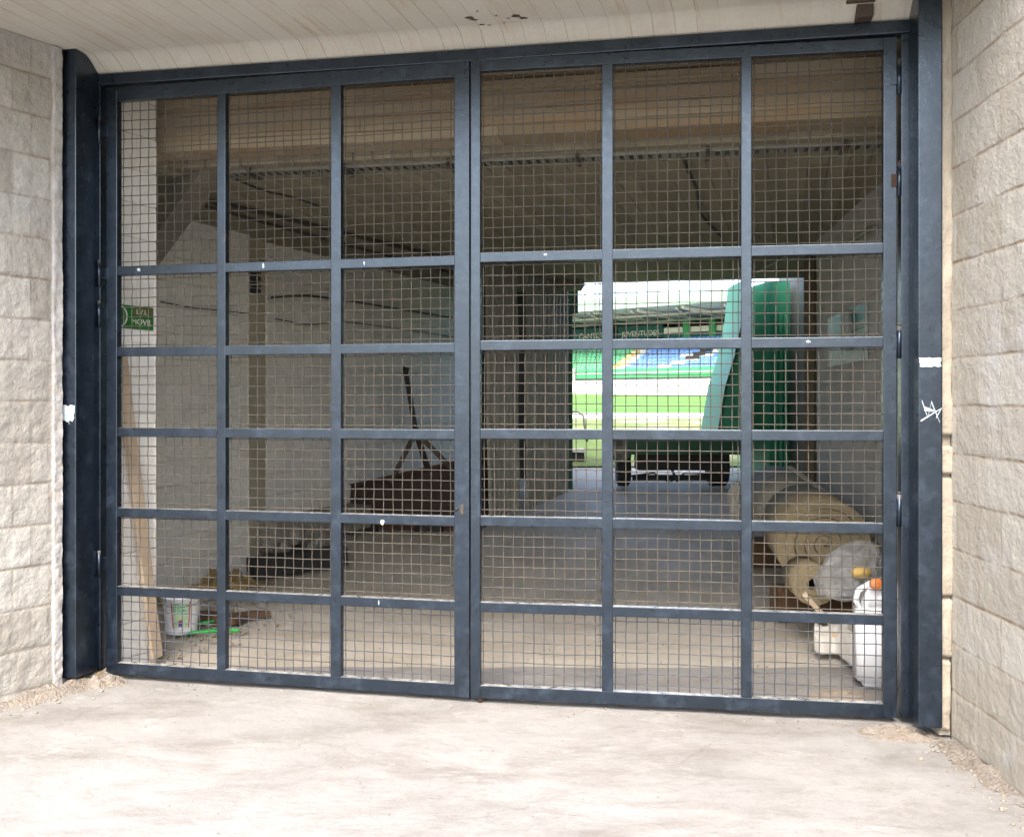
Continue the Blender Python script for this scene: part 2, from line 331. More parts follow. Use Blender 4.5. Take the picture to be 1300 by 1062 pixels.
# ------------------------------------------------------------------ walls
def wall(name, P0, P1, z0, z1, m, thick=.25, res=None, bw=.2, bh=.21, zoff=0., relief=.0, label=None, cat='wall', xoff=0., groove=.0035):
    P0 = Vector((P0[0], P0[1], 0)); P1 = Vector((P1[0], P1[1], 0)); d = P1-P0; L = d.length; a = math.atan2(d.y, d.x)
    mb = MB()
    if res:
        nx = max(2, int(L/res)+1); nz = max(2, int((z1-z0)/res)+1); seed = Vector((P0.x*3, P0.y*5, 0))
        for j in range(nz):
            z = z0+(z1-z0)*j/(nz-1)
            for i in range(nx):
                x = L*i/(nx-1)
                zz = z-zoff+(.012 if relief > .01 else .006)*noise.noise(Vector((x*3, z*3, 3)))
                row = math.floor(zz/bh); xx = (x+xoff)+(bw/2 if row % 2 else 0); bk = math.floor(xx/bw)
                fx = xx/bw-bk; fz = zz/bh-row; eb = min(1, min(fz, 1-fz)*bh/.016); ep = min(1, min(fx, 1-fx)*bw/.016); eb = eb*eb*(3-2*eb); ep = ep*ep*(3-2*ep)
                gn = .5+.9*noise.noise(Vector((x*2.3, z*2.3, 7))); e = 1-max(0, min(1, max((1-eb)*(.45+gn*.5), (1-ep)*(.18+gn*.3))))
                q = Vector((x*13, z*13, bk*1.7+row*3.1))+seed
                h = (noise.fractal(q, .7, 2.1, 6)*.75+.55)*relief+relief*.3*noise.cell(Vector((bk+.5, row+.5, 1)))
                mb.v.append((x, -(h*e+groove*e), z))
        mb.f = [(j*nx+i, j*nx+i+1, (j+1)*nx+i+1, (j+1)*nx+i) for j in range(nz-1) for i in range(nx-1)]; mb.sm = [True]*len(mb.f)
        mb.box(0, L, .012, thick, z0, z1)
        mb.f += []; 
        # close the edges of the relief sheet back onto the core
        def edge(idx):
            o = len(mb.v)
            for i in idx: x, y, z = mb.v[i]; mb.v.append((x, .02, z))
            for k in range(len(idx)-1): mb.f.append((idx[k], idx[k+1], o+k+1, o+k)); mb.sm.append(False)
        edge([j*nx for j in range(nz)]); edge([j*nx+nx-1 for j in range(nz)]); edge(list(range(nx))); edge([(nz-1)*nx+i for i in range(nx)])
        o = mb.build(name, m, None, P0, a, fix=False)
    else:
        mb.box(0, L, 0, thick, z0, z1); o = mb.build(name, m, None, P0, a)
    return tag(o, label, cat, None, None if label else 'structure')
LW0 = (-4.40, 2.0); LW1 = (-2.372, 5.17)
wall('block_wall', LW0, LW1, -.05, 3.36, M['split'], .3, .0125, .20, .21, .03, .0065, label='rough split-face stone block wall left of the gate')
RW0 = (1.975, 4.43); RW1 = (1.895, 2.0)
wall('block_wall', RW0, RW1, -.05, 3.36, M['smooth'], .3, .02, .42, .2115, 0, .0022, label='smoother cream block wall right of the gate', xoff=.14, groove=.0015)
wall('block_wall', (-12, 2.0), (-4.42, 1.98), -.05, 4.2, M['split'], .3, label='rough block facade running away to the left of the recess')
wall('block_wall', (1.93, 1.985), (10, 1.985), -.05, 4.2, M['smooth'], .3, label='cream block facade running away to the right of the recess')
# mortar strip between right post and wall, with broken pieces
def chunky(name, m, path_px, Y, w0, label):
    pass
mb = MB()
for (z0, z1, w_) in ((.02, .345, .052), (.35, .62, .060), (.625, 1.165, .068), (1.172, 1.305, .072), (1.345, 3.35, .062)):
    nz = int((z1-z0)/.012)+2; nx = 7; o_ = len(mb.v)
    for j in range(nz):
        z = z0+(z1-z0)*j/(nz-1); e = min(j, nz-1-j)
        ww = w_+.006*noise.noise(Vector((z*6, z0, 1)))-(.008 if e == 0 else 0)
        for i in range(nx):
            x = 1.921+ww*i/(nx-1); back = .03 if i == nx-1 or e == 0 else 0
            mb.v.append((x, 4.41-.010*noise.fractal(Vector((x*22, z*9, z0)), .8, 2, 4)+back, z))
    mb.f += [(o_+j*nx+i, o_+j*nx+i+1, o_+(j+1)*nx+i+1, o_+(j+1)*nx+i) for j in range(nz-1) for i in range(nx-1)]; mb.sm += [True]*(len(mb.f)-len(mb.sm))
mb.box(1.925, 1.975, 4.44, 4.75, 0, 3.35)
tag(mb.build('mortar_strip', M['plaster']), 'cracked cream mortar strip filling the joint beside the right gate post', 'mortar strip')
mb = MB(); nz = 420; nx = 7
for j in range(nz):
    z = 3.35*j/(nz-1)
    for i in range(nx):
        x = -.045+.06*i/(nx-1)-(.004*noise.noise(Vector((0, z*7, 2))) if i == 0 else 0)
        mb.v.append((x, -.008-.006*noise.fractal(Vector((x*30, z*14, 1)), .8, 2, 4)+(.03 if i == 0 else 0), z))
mb.f = [(j*nx+i, j*nx+i+1, (j+1)*nx+i+1, (j+1)*nx+i) for j in range(nz-1) for i in range(nx-1)]; mb.sm = [True]*len(mb.f)
mb.box(-.04, .0145, 0, .1, 0, 3.35)
k = N('paint_spattered_mortar'); col = k.mix(k.ramp(k.noise(12, 8, .7), .35, .6), (.30, .275, .235), (.40, .39, .385))
col = k.mix(k.ramp(k.noise(17, 8, .75, k.map((1.6, 1, 1), loc=(1, 2, 3))), .64, .67), col, (.03, .035, .045)); M['spatter'] = k.out(col, .9, k.bump(k.noise(30), .9, .012))
tag(mb.build('mortar_strip', M['spatter'], None, (-2.372, 5.155, 0), math.atan2(3.17, 2.028)), 'white mortar edge spattered with black paint beside the left gate post', 'mortar strip')

# inside walls
PZ = 3.34
def poly_wall(name, P, m, label, z1=PZ, z0=-.1): 
    wall(name, P[0], P[1], z0, z1, m, .2, label=label)
wall('block_pier', (-2.255, 5.50), (-2.105, 5.81), -.05, PZ, M['painted'], .3, .02, .4, .2, .04, .004, label='white painted block pier just inside the gate on the left')
wall('block_wall', (-3.32, 6.2), (-2.30, 8.6), -.05, PZ, M['painted'], .25, .03, .4, .2, .04, .003, label='white painted block wall projecting behind the bucket')
wall('block_pier', (-2.303, 8.61), (-2.25, 8.99), -.05, PZ, simple('yellowed_plaster', (.58, .53, .42), (.46, .40, .28), 3, .9, .3), .2, label='narrow yellowed pier between the two white walls')
wall('block_wall', (-2.25, 9.0), (-.30, 13.6), -.05, PZ, M['painted'], .25, .03, .4, .2, .04, .003, label='long white painted block wall at the back left of the passage')
wall('block_wall', (-6, 6.1), (-3.33, 6.1), -.05, PZ, M['painted'], .25, label='white block wall closing the corner behind the left pier')
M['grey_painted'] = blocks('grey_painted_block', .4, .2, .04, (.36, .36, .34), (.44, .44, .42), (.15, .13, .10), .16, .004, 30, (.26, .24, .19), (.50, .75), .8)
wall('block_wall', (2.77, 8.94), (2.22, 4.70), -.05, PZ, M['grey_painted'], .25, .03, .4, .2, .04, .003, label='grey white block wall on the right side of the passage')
wall('block_wall', (3.68, 13.6), (3.40, 9.3), -.05, PZ, simple('grey_render', (.30, .31, .31), (.24, .25, .25), 3, .9, .3), .25, label='grey rendered wall behind the green skip')
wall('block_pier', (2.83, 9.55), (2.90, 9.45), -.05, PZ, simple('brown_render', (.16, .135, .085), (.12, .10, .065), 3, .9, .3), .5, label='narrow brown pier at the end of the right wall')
wall('block_wall', (3.3, 9.3), (2.8, 9.05), -.05, PZ, M['dark_steel'], .2, label='recess wall behind the right pier, coloured dark for the shade there')  # shade of the recess is put into the wall's dark colour

# ------------------------------------------------------------------ soffit, beam, ceilings
def gline(x):                                          # depth of the gate line at world x
    return G0.y+(x-G0.x)*(G2.y-G0.y)/(G2.x-G0.x)
mb = MB(); xs = lin(-9, 9, 90); prof = []
for x in xs:
    g = gline(x)
    col = [(x, 3.6, 3.357), (x, g-.15, 3.357), (x, g-.125, 3.353), (x, g-.095, 3.341), (x, g-.06, 3.318), (x, g-.03, 3.296), (x, g-.005, 3.284), (x, g+.06, 3.284), (x, g+.061, 3.36), (x, g+.56, 3.36), (x, g+.56, 3.9), (x, 3.6, 3.9)]
    prof += col
n = 12
for i in range(len(xs)-1):
    for j in range(n):
        mb.f.append((i*n+j, i*n+(j+1) % n, (i+1)*n+(j+1) % n, (i+1)*n+j)); mb.sm.append(1 <= j <= 5)
mb.v = prof
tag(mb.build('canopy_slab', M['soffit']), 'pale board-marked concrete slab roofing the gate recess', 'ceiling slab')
ga = math.atan2(G2.y-G0.y, G2.x-G0.x)
random.seed(21); mb = MB()
for px, py, wd in ((596, 35, .03), (601, 38, .018), (612, 44, .014), (622, 45, .016), (630, 33, .008), (645, 36, .010), (655, 33, .030), (664, 36, .022), (606, 27, .008), (640, 42, .007)):
    py -= 13
    Y = (3.357-H)*F/(PY-py); c = Vector(((px-PX)/F*Y, Y, 3.3565)); n = 9
    P = [(c.x+cos(2*pi*i/n)*wd*random.uniform(.5, 1.2), c.y+sin(2*pi*i/n)*wd*random.uniform(.25, .7), c.z) for i in range(n)]
    mb.prism(P, (0, 0, 0), (0, 0, -.002))
o = mb.build('spall_marks', M['dark_steel'], C.objects['canopy_slab'])
mb = MB(); mb.box(-4, 8, 0, .25, 3.0, 3.9, .006); mb.box(-4, 8, -.035, -.001, 3.25, 3.3, .004); mb.box(-4, 8, -.05, -.001, 3.33, 3.36, .004)
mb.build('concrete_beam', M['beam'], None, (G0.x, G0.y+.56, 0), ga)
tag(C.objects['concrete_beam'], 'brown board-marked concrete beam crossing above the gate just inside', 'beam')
mb = MB(); a = []
mb.prism([(-7, gline(-7)+.78, 2.955), (8, gline(8)+.78, 2.955), (8, 10.7, 2.955), (.62, 12.08, 2.955), (.50, 14.6, 2.955), (-7, 14.6, 2.955)], (0, 0, 0), (0, 0, .9))
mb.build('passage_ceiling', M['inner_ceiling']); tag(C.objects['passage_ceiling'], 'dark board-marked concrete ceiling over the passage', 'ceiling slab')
# small step in the ceiling edge at the mouth
mb = MB(); mb.box(.55, .86, 11.7, 12.2, 2.87, 2.954, .01)
tag(mb.build('ceiling_corbel', M['inner_ceiling']), 'small concrete corbel under the ceiling edge at the passage mouth', 'corbel')

# ------------------------------------------------------------------ gate frame
gf = empty('gateway', (0, 0, 0), 0, 'dark slate blue steel frame fixed round the gateway with a deep post each side', 'gateway')
dn = Vector((-sin(-ga)*1.0, 0, 0))
def postbox(P, face_w, s0, s1, z0, z1, name, off=0.):
    mb = MB(); mb.box(off, off+face_w, -s1, -s0, z0, z1, .006); return mb.build(name, M['steel'], gf, P, ga)
# left post: deep box standing proud of the gate
eL = Vector((G0.x, G0.y, 0)); ex = Vector((cos(ga), sin(ga), 0)); ey = Vector((-sin(ga), cos(ga), 0))
pl = postbox(eL, .092, .0, .215, .045, 3.36, 'post', -.105)
mb = MB(); mb.box(-.0125, .0, -.02, .05, .02, 3.28, .003); mb.box(-.16, -.0125, .0015, .10, .02, 3.28, .003); mb.build('jamb', M['steel'], gf, eL, ga)
eR = Vector((G2.x, G2.y, 0))
pr = postbox(eR, .103, .0, .215, .045, 3.40, 'post', .045)
mb = MB(); mb.box(.012, .072, -.012, .07, .02, 3.28, .004); mb.build('jamb', M['steel'], gf, eR, ga)
mb = MB(); L = (G2-G0).length; mb.box(-.01, L+.06, -.03, .06, 3.223, 3.283, .005); mb.build('header', M['steel'], gf, eL, ga)
mb = MB(); mb.box(L-.2, L-.125, -.1, -.02, 3.284, 3.40, .005); mb.box(L-.25, L-.12, -.13, -.02, 3.345, 3.357, .004); mb.build('header_bracket', M['dark_steel'], gf, eL, ga)
# torn white paint marks on the posts
def flake(Ppost, x0, x1, z0, z1, y, seed, strokes=None):
    random.seed(seed); mb = MB(); poly = []; n = 26
    cx, cz = (x0+x1)/2, (z0+z1)/2
    if strokes:
        for (a, b, c, d, wd) in strokes:
            mb.add([(a, y, b+wd), (a, y, b-wd), (c, y, d-wd*.4), (c, y, d+wd*.4), (a, y-.0015, b+wd), (a, y-.0015, b-wd), (c, y-.0015, d-wd*.4), (c, y-.0015, d+wd*.4)],
                   [(0, 1, 2, 3), (7, 6, 5, 4), (0, 4, 5, 1), (1, 5, 6, 2), (2, 6, 7, 3), (3, 7, 4, 0)])
    else:
        for i in range(n):
            t = 2*pi*i/n; ca, sa = cos(t), sin(t); q = 1/max(abs(ca), abs(sa)); r = q*random.uniform(.78, 1.02)
            poly.append((cx+ca*r*(x1-x0)/2, y, cz+sa*r*(z1-z0)/2))
        mb.prism(poly, (0, 0, 0), (0, -.0015, 0))
    o = mb.build('paint_mark', M['white_flake'], gf, Ppost, ga)
    return o
flake(eR, .046, .147, 1.655, 1.70, -.2165, 3)
flake(eR, 0, 0, 0, 0, -.2165, 4, [(.06, 1.505, .085, 1.43, .006), (.085, 1.43, .10, 1.50, .004), (.10, 1.50, .135, 1.41, .006), (.055, 1.415, .14, 1.47, .004), (.07, 1.47, .11, 1.46, .01), (.12, 1.43, .145, 1.475, .004)])
flake(eL, -.104, -.018, 1.395, 1.485, -.2165, 5)
flake(eL, 0, 0, 0, 0, -.217, 6, [(-.095, 1.48, -.05, 1.385, .006), (-.04, 1.475, -.07, 1.40, .005), (-.1, 1.42, -.02, 1.45, .005)])
random.seed(11)

# ------------------------------------------------------------------ gate leaves
SP = .0515
def leaf(name, A, B, cols_px, stiles_px, Zs, ztop_in, ztop, label):
    d = (B-A); L = d.length; a = math.atan2(d.y, d.x)
    def u(px):                                        # photo column to distance along the leaf's front face
        k = (px-PX)/F; t = (k*A.y-A.x)/(d.x-k*d.y); return t*L
    root = empty(name, A, a, label, 'gate leaf', 'the two leaves of the slate blue gate')
    D = .045
    s0 = (u(stiles_px[0]), u(stiles_px[1])); s1 = (u(stiles_px[2]), u(stiles_px[3]))
    zb0, zb1 = .012, .078 if name else 0
    for (x0, x1) in (s0, s1):
        MB().box(x0, x1, 0, D, zb0, ztop, .004).build('stile', M['steel'], root)
    MB().box(s0[1]-.001, s1[0]+.001, .0025, D-.002, zb0+.002, zb1, .003).build('bottom_rail', M['steel'], root)
    MB().box(s0[1]-.001, s1[0]+.001, .0025, D-.002, ztop_in, ztop-.002, .003).build('top_rail', M['steel'], root)
    cols = [(u(p), u(q)) for p, q in cols_px]
    for (x0, x1) in cols: MB().box(x0, x1, .001, D-.001, zb1-.002, ztop_in+.002, .004).build('upright_bar', M['steel'], root)
    for z in Zs:
        MB().box(s0[1]-.001, s1[0]+.001, .003, D-.003, z-.025, z+.025, .0035).build('cross_bar', M['steel'], root)
    # wire infill, one woven panel per opening
    xe = [s0[1]]+[v for c in cols for v in c]+[s1[0]]
    opens = [(xe[0], xe[1]), (xe[2], xe[3]), (xe[4], xe[5])]
    ze = [(zb1, Zs[-1]-.025)]+[(Zs[i+1]+.025, Zs[i]-.025) for i in range(len(Zs)-1)][::-1]+[(Zs[0]+.025, ztop_in)]
    for (x0, x1) in opens:
        for ri, (z0, z1) in enumerate(ze):
            mb = MB(); r = .0026; yb = D-.008
            ox = random.uniform(.008, .016); oz = random.uniform(.008, .03)
            vx = [x0+ox+SP*i for i in range(60) if x0+ox+SP*i < x1-.004]
            if x1-vx[-1] > .03: vx.append(x1-random.uniform(.006, .012))
            hz = [z0+oz+SP*i for i in range(60) if z0+oz+SP*i < z1-.004]
            ph = random.uniform(0, 9)
            jx = [random.uniform(-.0012, .0012) for _ in vx]; jz = [random.uniform(-.0016, .0016) for _ in hz]
            def wx(x, z): return .0022*noise.noise(Vector((x*5+ph, z*6, 1)))
            def wz(x, z): return .0030*noise.noise(Vector((x*5+ph, z*6, 9)))
            for i, x in enumerate(vx):
                pts = [(x+jx[i]+wx(x, z0), yb, z0-.006)]
                for k, z in enumerate(hz):
                    pts.append((x+jx[i]+wx(x, z), yb+(r if (i+k) % 2 else -r)*.9, z))
                    if k < len(hz)-1: pts.append((x+jx[i]+wx(x, z+SP/2), yb, z+SP/2))
                pts.append((x+jx[i]+wx(x, z1), yb, z1+.006))
                mb.tube(pts, r, 5, False)
            for k, z in enumerate(hz):
                pts = [(x0-.004, yb, z+jz[k])]
                for i, x in enumerate(vx):
                    pts.append((x, yb-(r if (i+k) % 2 else -r)*.9, z+jz[k]+wz(x, z)))
                    if i < len(vx)-1: pts.append((x+SP/2, yb, z+jz[k]+wz(x+SP/2, z)))
                pts.append((x1+.004, yb, z+jz[k]))
                mb.tube(pts, r, 5, False)
            mb.sm = [True]*len(mb.f)
            mb.build('wire_mesh', M['wire_blue'] if ri == 0 else M['wire'], root, fix=False)
    return root, s0, s1, L
A = G0; rootL, s0, s1, L1 = leaf('gate_leaf', G0, G1, [(275, 286), (419.5, 432.5)], (134.5, 148.5, 576.5, 595.6),
    [2.214, 1.773, 1.335, .898, .470], 3.14, 3.217, 'left leaf of the slate blue gate, with the keyhole on its closing edge')
MB().box(s1[0]+.035, s1[0]+.05, -.004, .01, .935, .985, .002).build('lock_plate', M['dark_steel'], rootL)
MB().tube([(s1[0]+.012, -.006, .96), (s1[0]+.012, .004, .96)], .011, 12).build('keyhole', M['black'], rootL)
rootR, t0, t1, L2 = leaf('gate_leaf', G1, G2, [(764, 778), (941, 954.5)], (597.4, 609.5, 1121.5, 1139),
    [2.225, 1.783, 1.340, .903, .471], 3.160, 3.219, 'right leaf of the slate blue gate, hung on the post beside the cream wall')
MB().tube([(t0[0]+.045, .02, -.006), (t0[0]+.045, .02, .06)], .014, 10).build('drop_bolt', M['rust'], rootR)
for zc in (3.02, 2.54, 1.78, .99):
    h = MB().tube([(L2+.004, -.008, zc-.075), (L2+.004, -.008, zc+.075)], .011, 12)
    o = h.build('hinge', M['steel'], rootR)
    MB().box(L2-.03, L2+.0, -.0035, -.0005, zc-.03, zc+.03, .001).build('hinge_plate', M['steel'] if zc != 2.54 else M['rust'], o)
    MB().tube([(L2+.004, -.008, zc+.076), (L2+.004, -.008, zc+.09)], .008, 8).build('hinge_pin', M['rust'] if zc in (2.54, ) else M['dark_steel'], o)
for zc in (2.98, 2.20, 1.98, .62):
    h = MB().tube([(-.001, -.028, zc-.07), (-.001, -.028, zc+.07)], .009, 12); o = h.build('hinge', M['steel'], rootL)
    MB().box(.002, .035, -.0035, -.0005, zc-.03, zc+.03, .001).build('hinge_plate', M['steel'], o)
# pale scuffs on the cross bars
def scuff(root, x, z, wd, ht):
    n = 14; P = []
    for i in range(n):
        t = 2*pi*i/n; q = random.uniform(.55, 1.05); P.append((x+wd/2+cos(t)*wd*.6*q, .0028, z+sin(t)*ht*.55*q))
    MB().prism(P, (0, 0, 0), (0, -.0014, 0)).build('scuff', M['white_flake'], root)
for rt0, x, z, wd, ht in ((rootL, .21, 2.216, .02, .02), (rootL, 1.60, .885, .022, .03), (rootR, .36, 2.232, .016, .012), (rootR, 1.62, 1.788, .022, .012)): scuff(rt0, x, z, wd, ht)
scuff(rootL, 1.245-.3, 2.216, .012, .03); scuff(rootL, 1.51-.0, 2.214, .008, .026); scuff(rootL, 1.64-.05, .472, .005, .03)

# mortar and debris piled at the foot of the wall and posts
def heap(name, cx, cy, rx, ry, h, m, label, cat, rz=0, seed=1, res=34, z=0, kind=None, lumps=6.):
    mb = MB()
    for j in range(res):
        for i in range(res):
            a = -1+2*i/(res-1); b = -1+2*j/(res-1); q = max(0, 1-(a*a+b*b))
            hh = h*(q**1.4)*(.65+.7*noise.fractal(Vector((a*lumps*.5+seed, b*lumps*.5, seed*2.)), 1, 2, 5))
            mb.v.append((a*rx*(1+.1*noise.noise(Vector((a*3, b*3, seed)))), b*ry*(1+.1*noise.noise(Vector((a*3, b*3, seed+5)))), max(hh, 0)-.022))
    mb.f = [(j*res+i, j*res+i+1, (j+1)*res+i+1, (j+1)*res+i) for j in range(res-1) for i in range(res-1)]; mb.sm = [True]*len(mb.f)
    return tag(mb.build(name, m, None, (cx, cy, z), rz, fix=False), label, cat, None, kind)
p = onfloor(70, 872); heap('mortar_heap', p.x+.02, p.y+.0, .62, .16, .09, M['rubble'], 'crumbled tan mortar heaped along the foot of the rough left wall', 'mortar', math.atan2(3.17, 2.028), 3)
p = onfloor(125, 868); heap('mortar_heap', p.x, p.y+.05, .15, .09, .055, M['rubble'], 'small pale mortar crust at the foot of the left gate post', 'mortar', .2, 8)
p = onfloor(1150, 935); heap('mortar_heap', p.x, p.y+.08, .24, .11, .05, M['rubble'], 'rough pale mortar patch at the foot of the right gate post', 'mortar', -.2, 5)
p = onfloor(1225, 960); heap('mortar_heap', p.x+.03, p.y-.1, .12, .42, .05, M['rubble'], 'low mortar ridge along the foot of the cream right wall', 'mortar', 0, 9)

# ------------------------------------------------------------------ cable tray, girder, pipes and cables under the ceiling
ct = empty('cable_tray', (G0.x, G0.y+.56, 0), ga, 'long perforated grey cable tray hung under the ceiling behind the beam', 'cable tray')
mb = MB(); x = .35; y0, y1 = .30, .42; zt = 2.93
mb.box(.35, 6.3, y0, y0+.003, zt, zt+.05); mb.box(.35, 6.3, y1, y1+.003, zt, zt+.05); mb.box(.35, 6.3, y0+.003, y0+.014, zt, zt+.002); mb.box(.35, 6.3, y1-.012, y1, zt, zt+.002)
while x < 6.3: mb.box(x, x+.03, y0+.014, y1-.012, zt, zt+.002); x += .055
mb.build('tray', M['galv'], ct)
for xx in (.55, 1.17, 1.83, 2.6, 3.35, 4.1, 5.0):
    mb = MB(); mb.box(xx, xx+.022, y0-.03, y1+.03, zt-.022, zt-.002, .002); mb.box(xx, xx+.022, y0-.03, y0-.018, zt-.05, 2.955, .002); mb.build('bracket', M['dark_steel'], ct)
g = MB(); g.beam(at(282, 186, 6.15), at(184, 322, 6.9), .17, .17, .006)
tag(g.build('steel_girder', simple('grey_girder', (.20, .185, .15), (.14, .125, .095), 6, .8, .3)), 'dark sloping girder bracing the ceiling at the top left', 'girder')
def cable(pts, r, label, cat='cable', m='black', name='cable', group=None):
    P = [Vector(p) for p in pts]; out = []
    for i in range(len(P)-1):
        p0 = P[max(i-1, 0)]; p1 = P[i]; p2 = P[i+1]; p3 = P[min(i+2, len(P)-1)]
        for k in range(8):
            t = k/8; out.append(.5*((2*p1)+(p2-p0)*t+(2*p0-5*p1+4*p2-p3)*t*t+(3*p1-p0-3*p2+p3)*t**3))
    out.append(P[-1]); return tag(MB().tube(out, r, 7).build(name, M[m]), label, cat, group)
def ceilp(px, py, Z=2.93): Y = (Z-H)*F/(PY-py); return Vector(((px-PX)/F*Y, Y, Z))
cable([ceilp(258, 254), ceilp(340, 272), ceilp(440, 297), ceilp(580, 331)], .018, 'dark conduit running along the ceiling to the back, the upper one of two', 'pipe', 'dark_steel', 'pipe')
cable([ceilp(262, 262), ceilp(340, 284), ceilp(440, 311), ceilp(580, 348)], .014, 'dark conduit running along the ceiling to the back, the lower one of two', 'pipe', 'dark_steel', 'pipe')
cable([ceilp(300, 228, 2.945), ceilp(335, 242, 2.94), ceilp(370, 250, 2.90), ceilp(405, 262, 2.945)], .007, 'thin black cable looping along the ceiling near the sloping girder')
cable([ceilp(865, 190, 2.95), ceilp(873, 215, 2.92), ceilp(884, 240, 2.90), ceilp(890, 272, 2.93), ceilp(915, 300, 2.95)], .012, 'black cable curling down from the ceiling above the right leaf')
def wallD(px, py, off=.04):
    k = (px-PX)/F; Y = (.424*9.0+2.25)/(.424-k); return Vector((k*Y+off, Y-.03, H-(py-PY)/F*Y))
cable([wallD(340, 378), wallD(385, 376), wallD(430, 381), wallD(500, 392), wallD(572, 404)], .010, 'black cable sagging along the long white wall, the upper one')
cable([wallD(345, 405), wallD(390, 412), wallD(434, 409), wallD(520, 420), wallD(572, 428)], .006, 'thin black cable along the long white wall below the thicker one')
def wallB(px, py, off=.03):
    k = (px-PX)/F; Y = (.425*6.2+3.32)/(.425-k); return Vector((k*Y+off, Y-.02, H-(py-PY)/F*Y))
cable([wallB(200, 383), wallB(235, 390), wallB(272, 394), wallB(312, 398)], .005, 'thin dark wire running along the projecting white wall above the sign')
# junction box
jb = MB(); q = at(324, 361, 8.75)
for i in range(4): jb.box(q.x-.05, q.x+.06, q.y-.12, q.y-.03, q.z+.08-i*.055, q.z+.115-i*.055, .005)
tag(jb.build('insulator_stack', M['black']), 'stack of black cable clips on the narrow yellowed pier', 'cable clips')

# ------------------------------------------------------------------ green sign on the near pier
dP = Vector((.150, .31, 0)).normalized(); pa = math.atan2(dP.y, dP.x); nP = Vector((dP.y, -dP.x, 0))
def pier(px, py, off=.012):
    k = (px-PX)/F; X0, Y0 = -2.255+nP.x*off, 5.50+nP.y*off; t = (k*Y0-X0)/(dP.x-k*dP.y); p = Vector((X0+dP.x*t, Y0+dP.y*t, 0)); p.z = H-(py-PY)/F*p.y; return p
b0 = pier(151, 417); b1 = pier(194, 417); Ls = (b1-b0).length; zc = (pier(172, 390).z+pier(172, 416).z)/2
sg = empty('green_sign', (b0.x, b0.y, zc), pa, 'small green sign with a white ring and two lines of lettering on the white pier', 'sign')
MB().box(0, Ls, -.004, .006, -.066, .066, .002).build('panel', M['green_sign'], sg)
MB().box(.1, Ls-.002, -.0056, -.0045, .012, .062).build('faded_band', M['olive_sign'], sg)
mb = MB()
ring = [(.004+.048*cos(t), -.0065, .055*sin(t)) for t in lin(-1.45, 1.45, 16)]
mb.tube(ring, .005, 5); mb.build('ring', M['letter'], sg)
for txt, sz, zz, xo in (('I.V.I.', .040, .032, .64), ('MOVIL', .046, -.026, .64)):
    me = textmesh(txt, sz, .0012); me.materials.append(M['letter']); o = bpy.data.objects.new('lettering', me); C.objects.link(o); o.parent = sg
    o.rotation_euler = (R(90), 0, 0); o.location = (Ls*xo, -.0065, zz); o.scale = (1.15, 1, 1)

# ------------------------------------------------------------------ things on the floor, left
mb = MB()
a = pier(152, 440, .03); b = onfloor(199, 838); b.z = .015
# leaning plank
up = Vector((nP.x, nP.y, 0)); d = (b-a).normalized()
mid = a.lerp(b, .55)
mb.beam(b, a, .022, .085, .003, up=Vector((.9, -.3, 0)).cross(d).normalized()*1.0)
tag(mb.build('plank', M['wood']), 'long pale plank leaning against the white pier behind the left leaf', 'plank')
q = onfloor(172, 822)
mb = MB(); mb.box(-.07, .07, -.05, .05, -.01, .36, .012, jit=.012); tag(mb.build('stone_slab', M['stone'], None, (q.x-.01, q.y+.02, 0), pa), 'weathered upright stone slab at the foot of the white pier', 'stone slab')
# bucket
q = onfloor(224, 806); q.z = 0
bk = empty('bucket', (q.x, q.y+.1, -.005), R(8), 'white plastic paint bucket with a red edged green label beside the plank', 'bucket')
hB = .262; rb, rt = .094, .127
mb = MB().lathe([(0, .004), (rb-.006, .004), (rb, .0), (rb+.002, .012), (rt-.006, hB-.03), (rt-.002, hB-.028), (rt+.004, hB-.024), (rt+.002, hB-.018), (rt, hB-.016), (rt+.006, hB-.004), (rt+.004, hB), (rt-.004, hB), (rt-.006, hB-.01), (rb-.004, .012), (0, .012)], 40); mb.build('body', M['plastic_white'], bk)
def onb(ang, z, o=.0012):
    r = rb+(rt-.006-rb)*(z-.012)/(hB-.042)+.002+o; return Vector((r*sin(ang), -r*cos(ang), z))
def patch(a0, a1, z0, z1, m, name, o=.001):
    mb = MB(); n = 10
    for (z, oo) in ((z0, o), (z1, o)):
        for i in range(n+1): mb.v.append(onb(a0+(a1-a0)*i/n, z, oo))
    mb.f = [(i, i+1, n+2+i, n+1+i) for i in range(n)]; mb.sm = [True]*n; return mb.build(name, M[m], bk, fix=False)
patch(-.30, .55, .055, .215, 'mint_ink', 'label', .001); patch(-.40, -.33, .05, .22, 'red_ink', 'label_stripe', .0014); patch(.58, .65, .05, .22, 'red_ink', 'label_stripe', .0014)
patch(0., .25, .06, .095, 'purple_ink', 'label_badge', .0018); patch(0., .25, .095, .105, 'red_ink', 'label_badge', .0018)
for txt, zz in (('COLOR', .195), ('EN SUELO', .165)):
    me = textmesh(txt, .03 if len(txt) < 6 else .024, .0004); 
    for v in me.vertices:
        p_ = onb(v.co.x/.11+.125, zz+v.co.y, .003+v.co.z); v.co = p_
    me.materials.append(M['teal_ink']); o = bpy.data.objects.new('label_text', me); C.objects.link(o); o.parent = bk
mb = MB(); mb.tube([(rt+.004, 0, hB-.02)]+[((rt+.012)*cos(t), -(rt+.012)*sin(t), hB-.02-.05*sin(t)) for t in lin(.1, pi-.1, 14)]+[(-rt-.004, 0, hB-.02)], .0022, 6); mb.build('handle', M['galv'], bk)
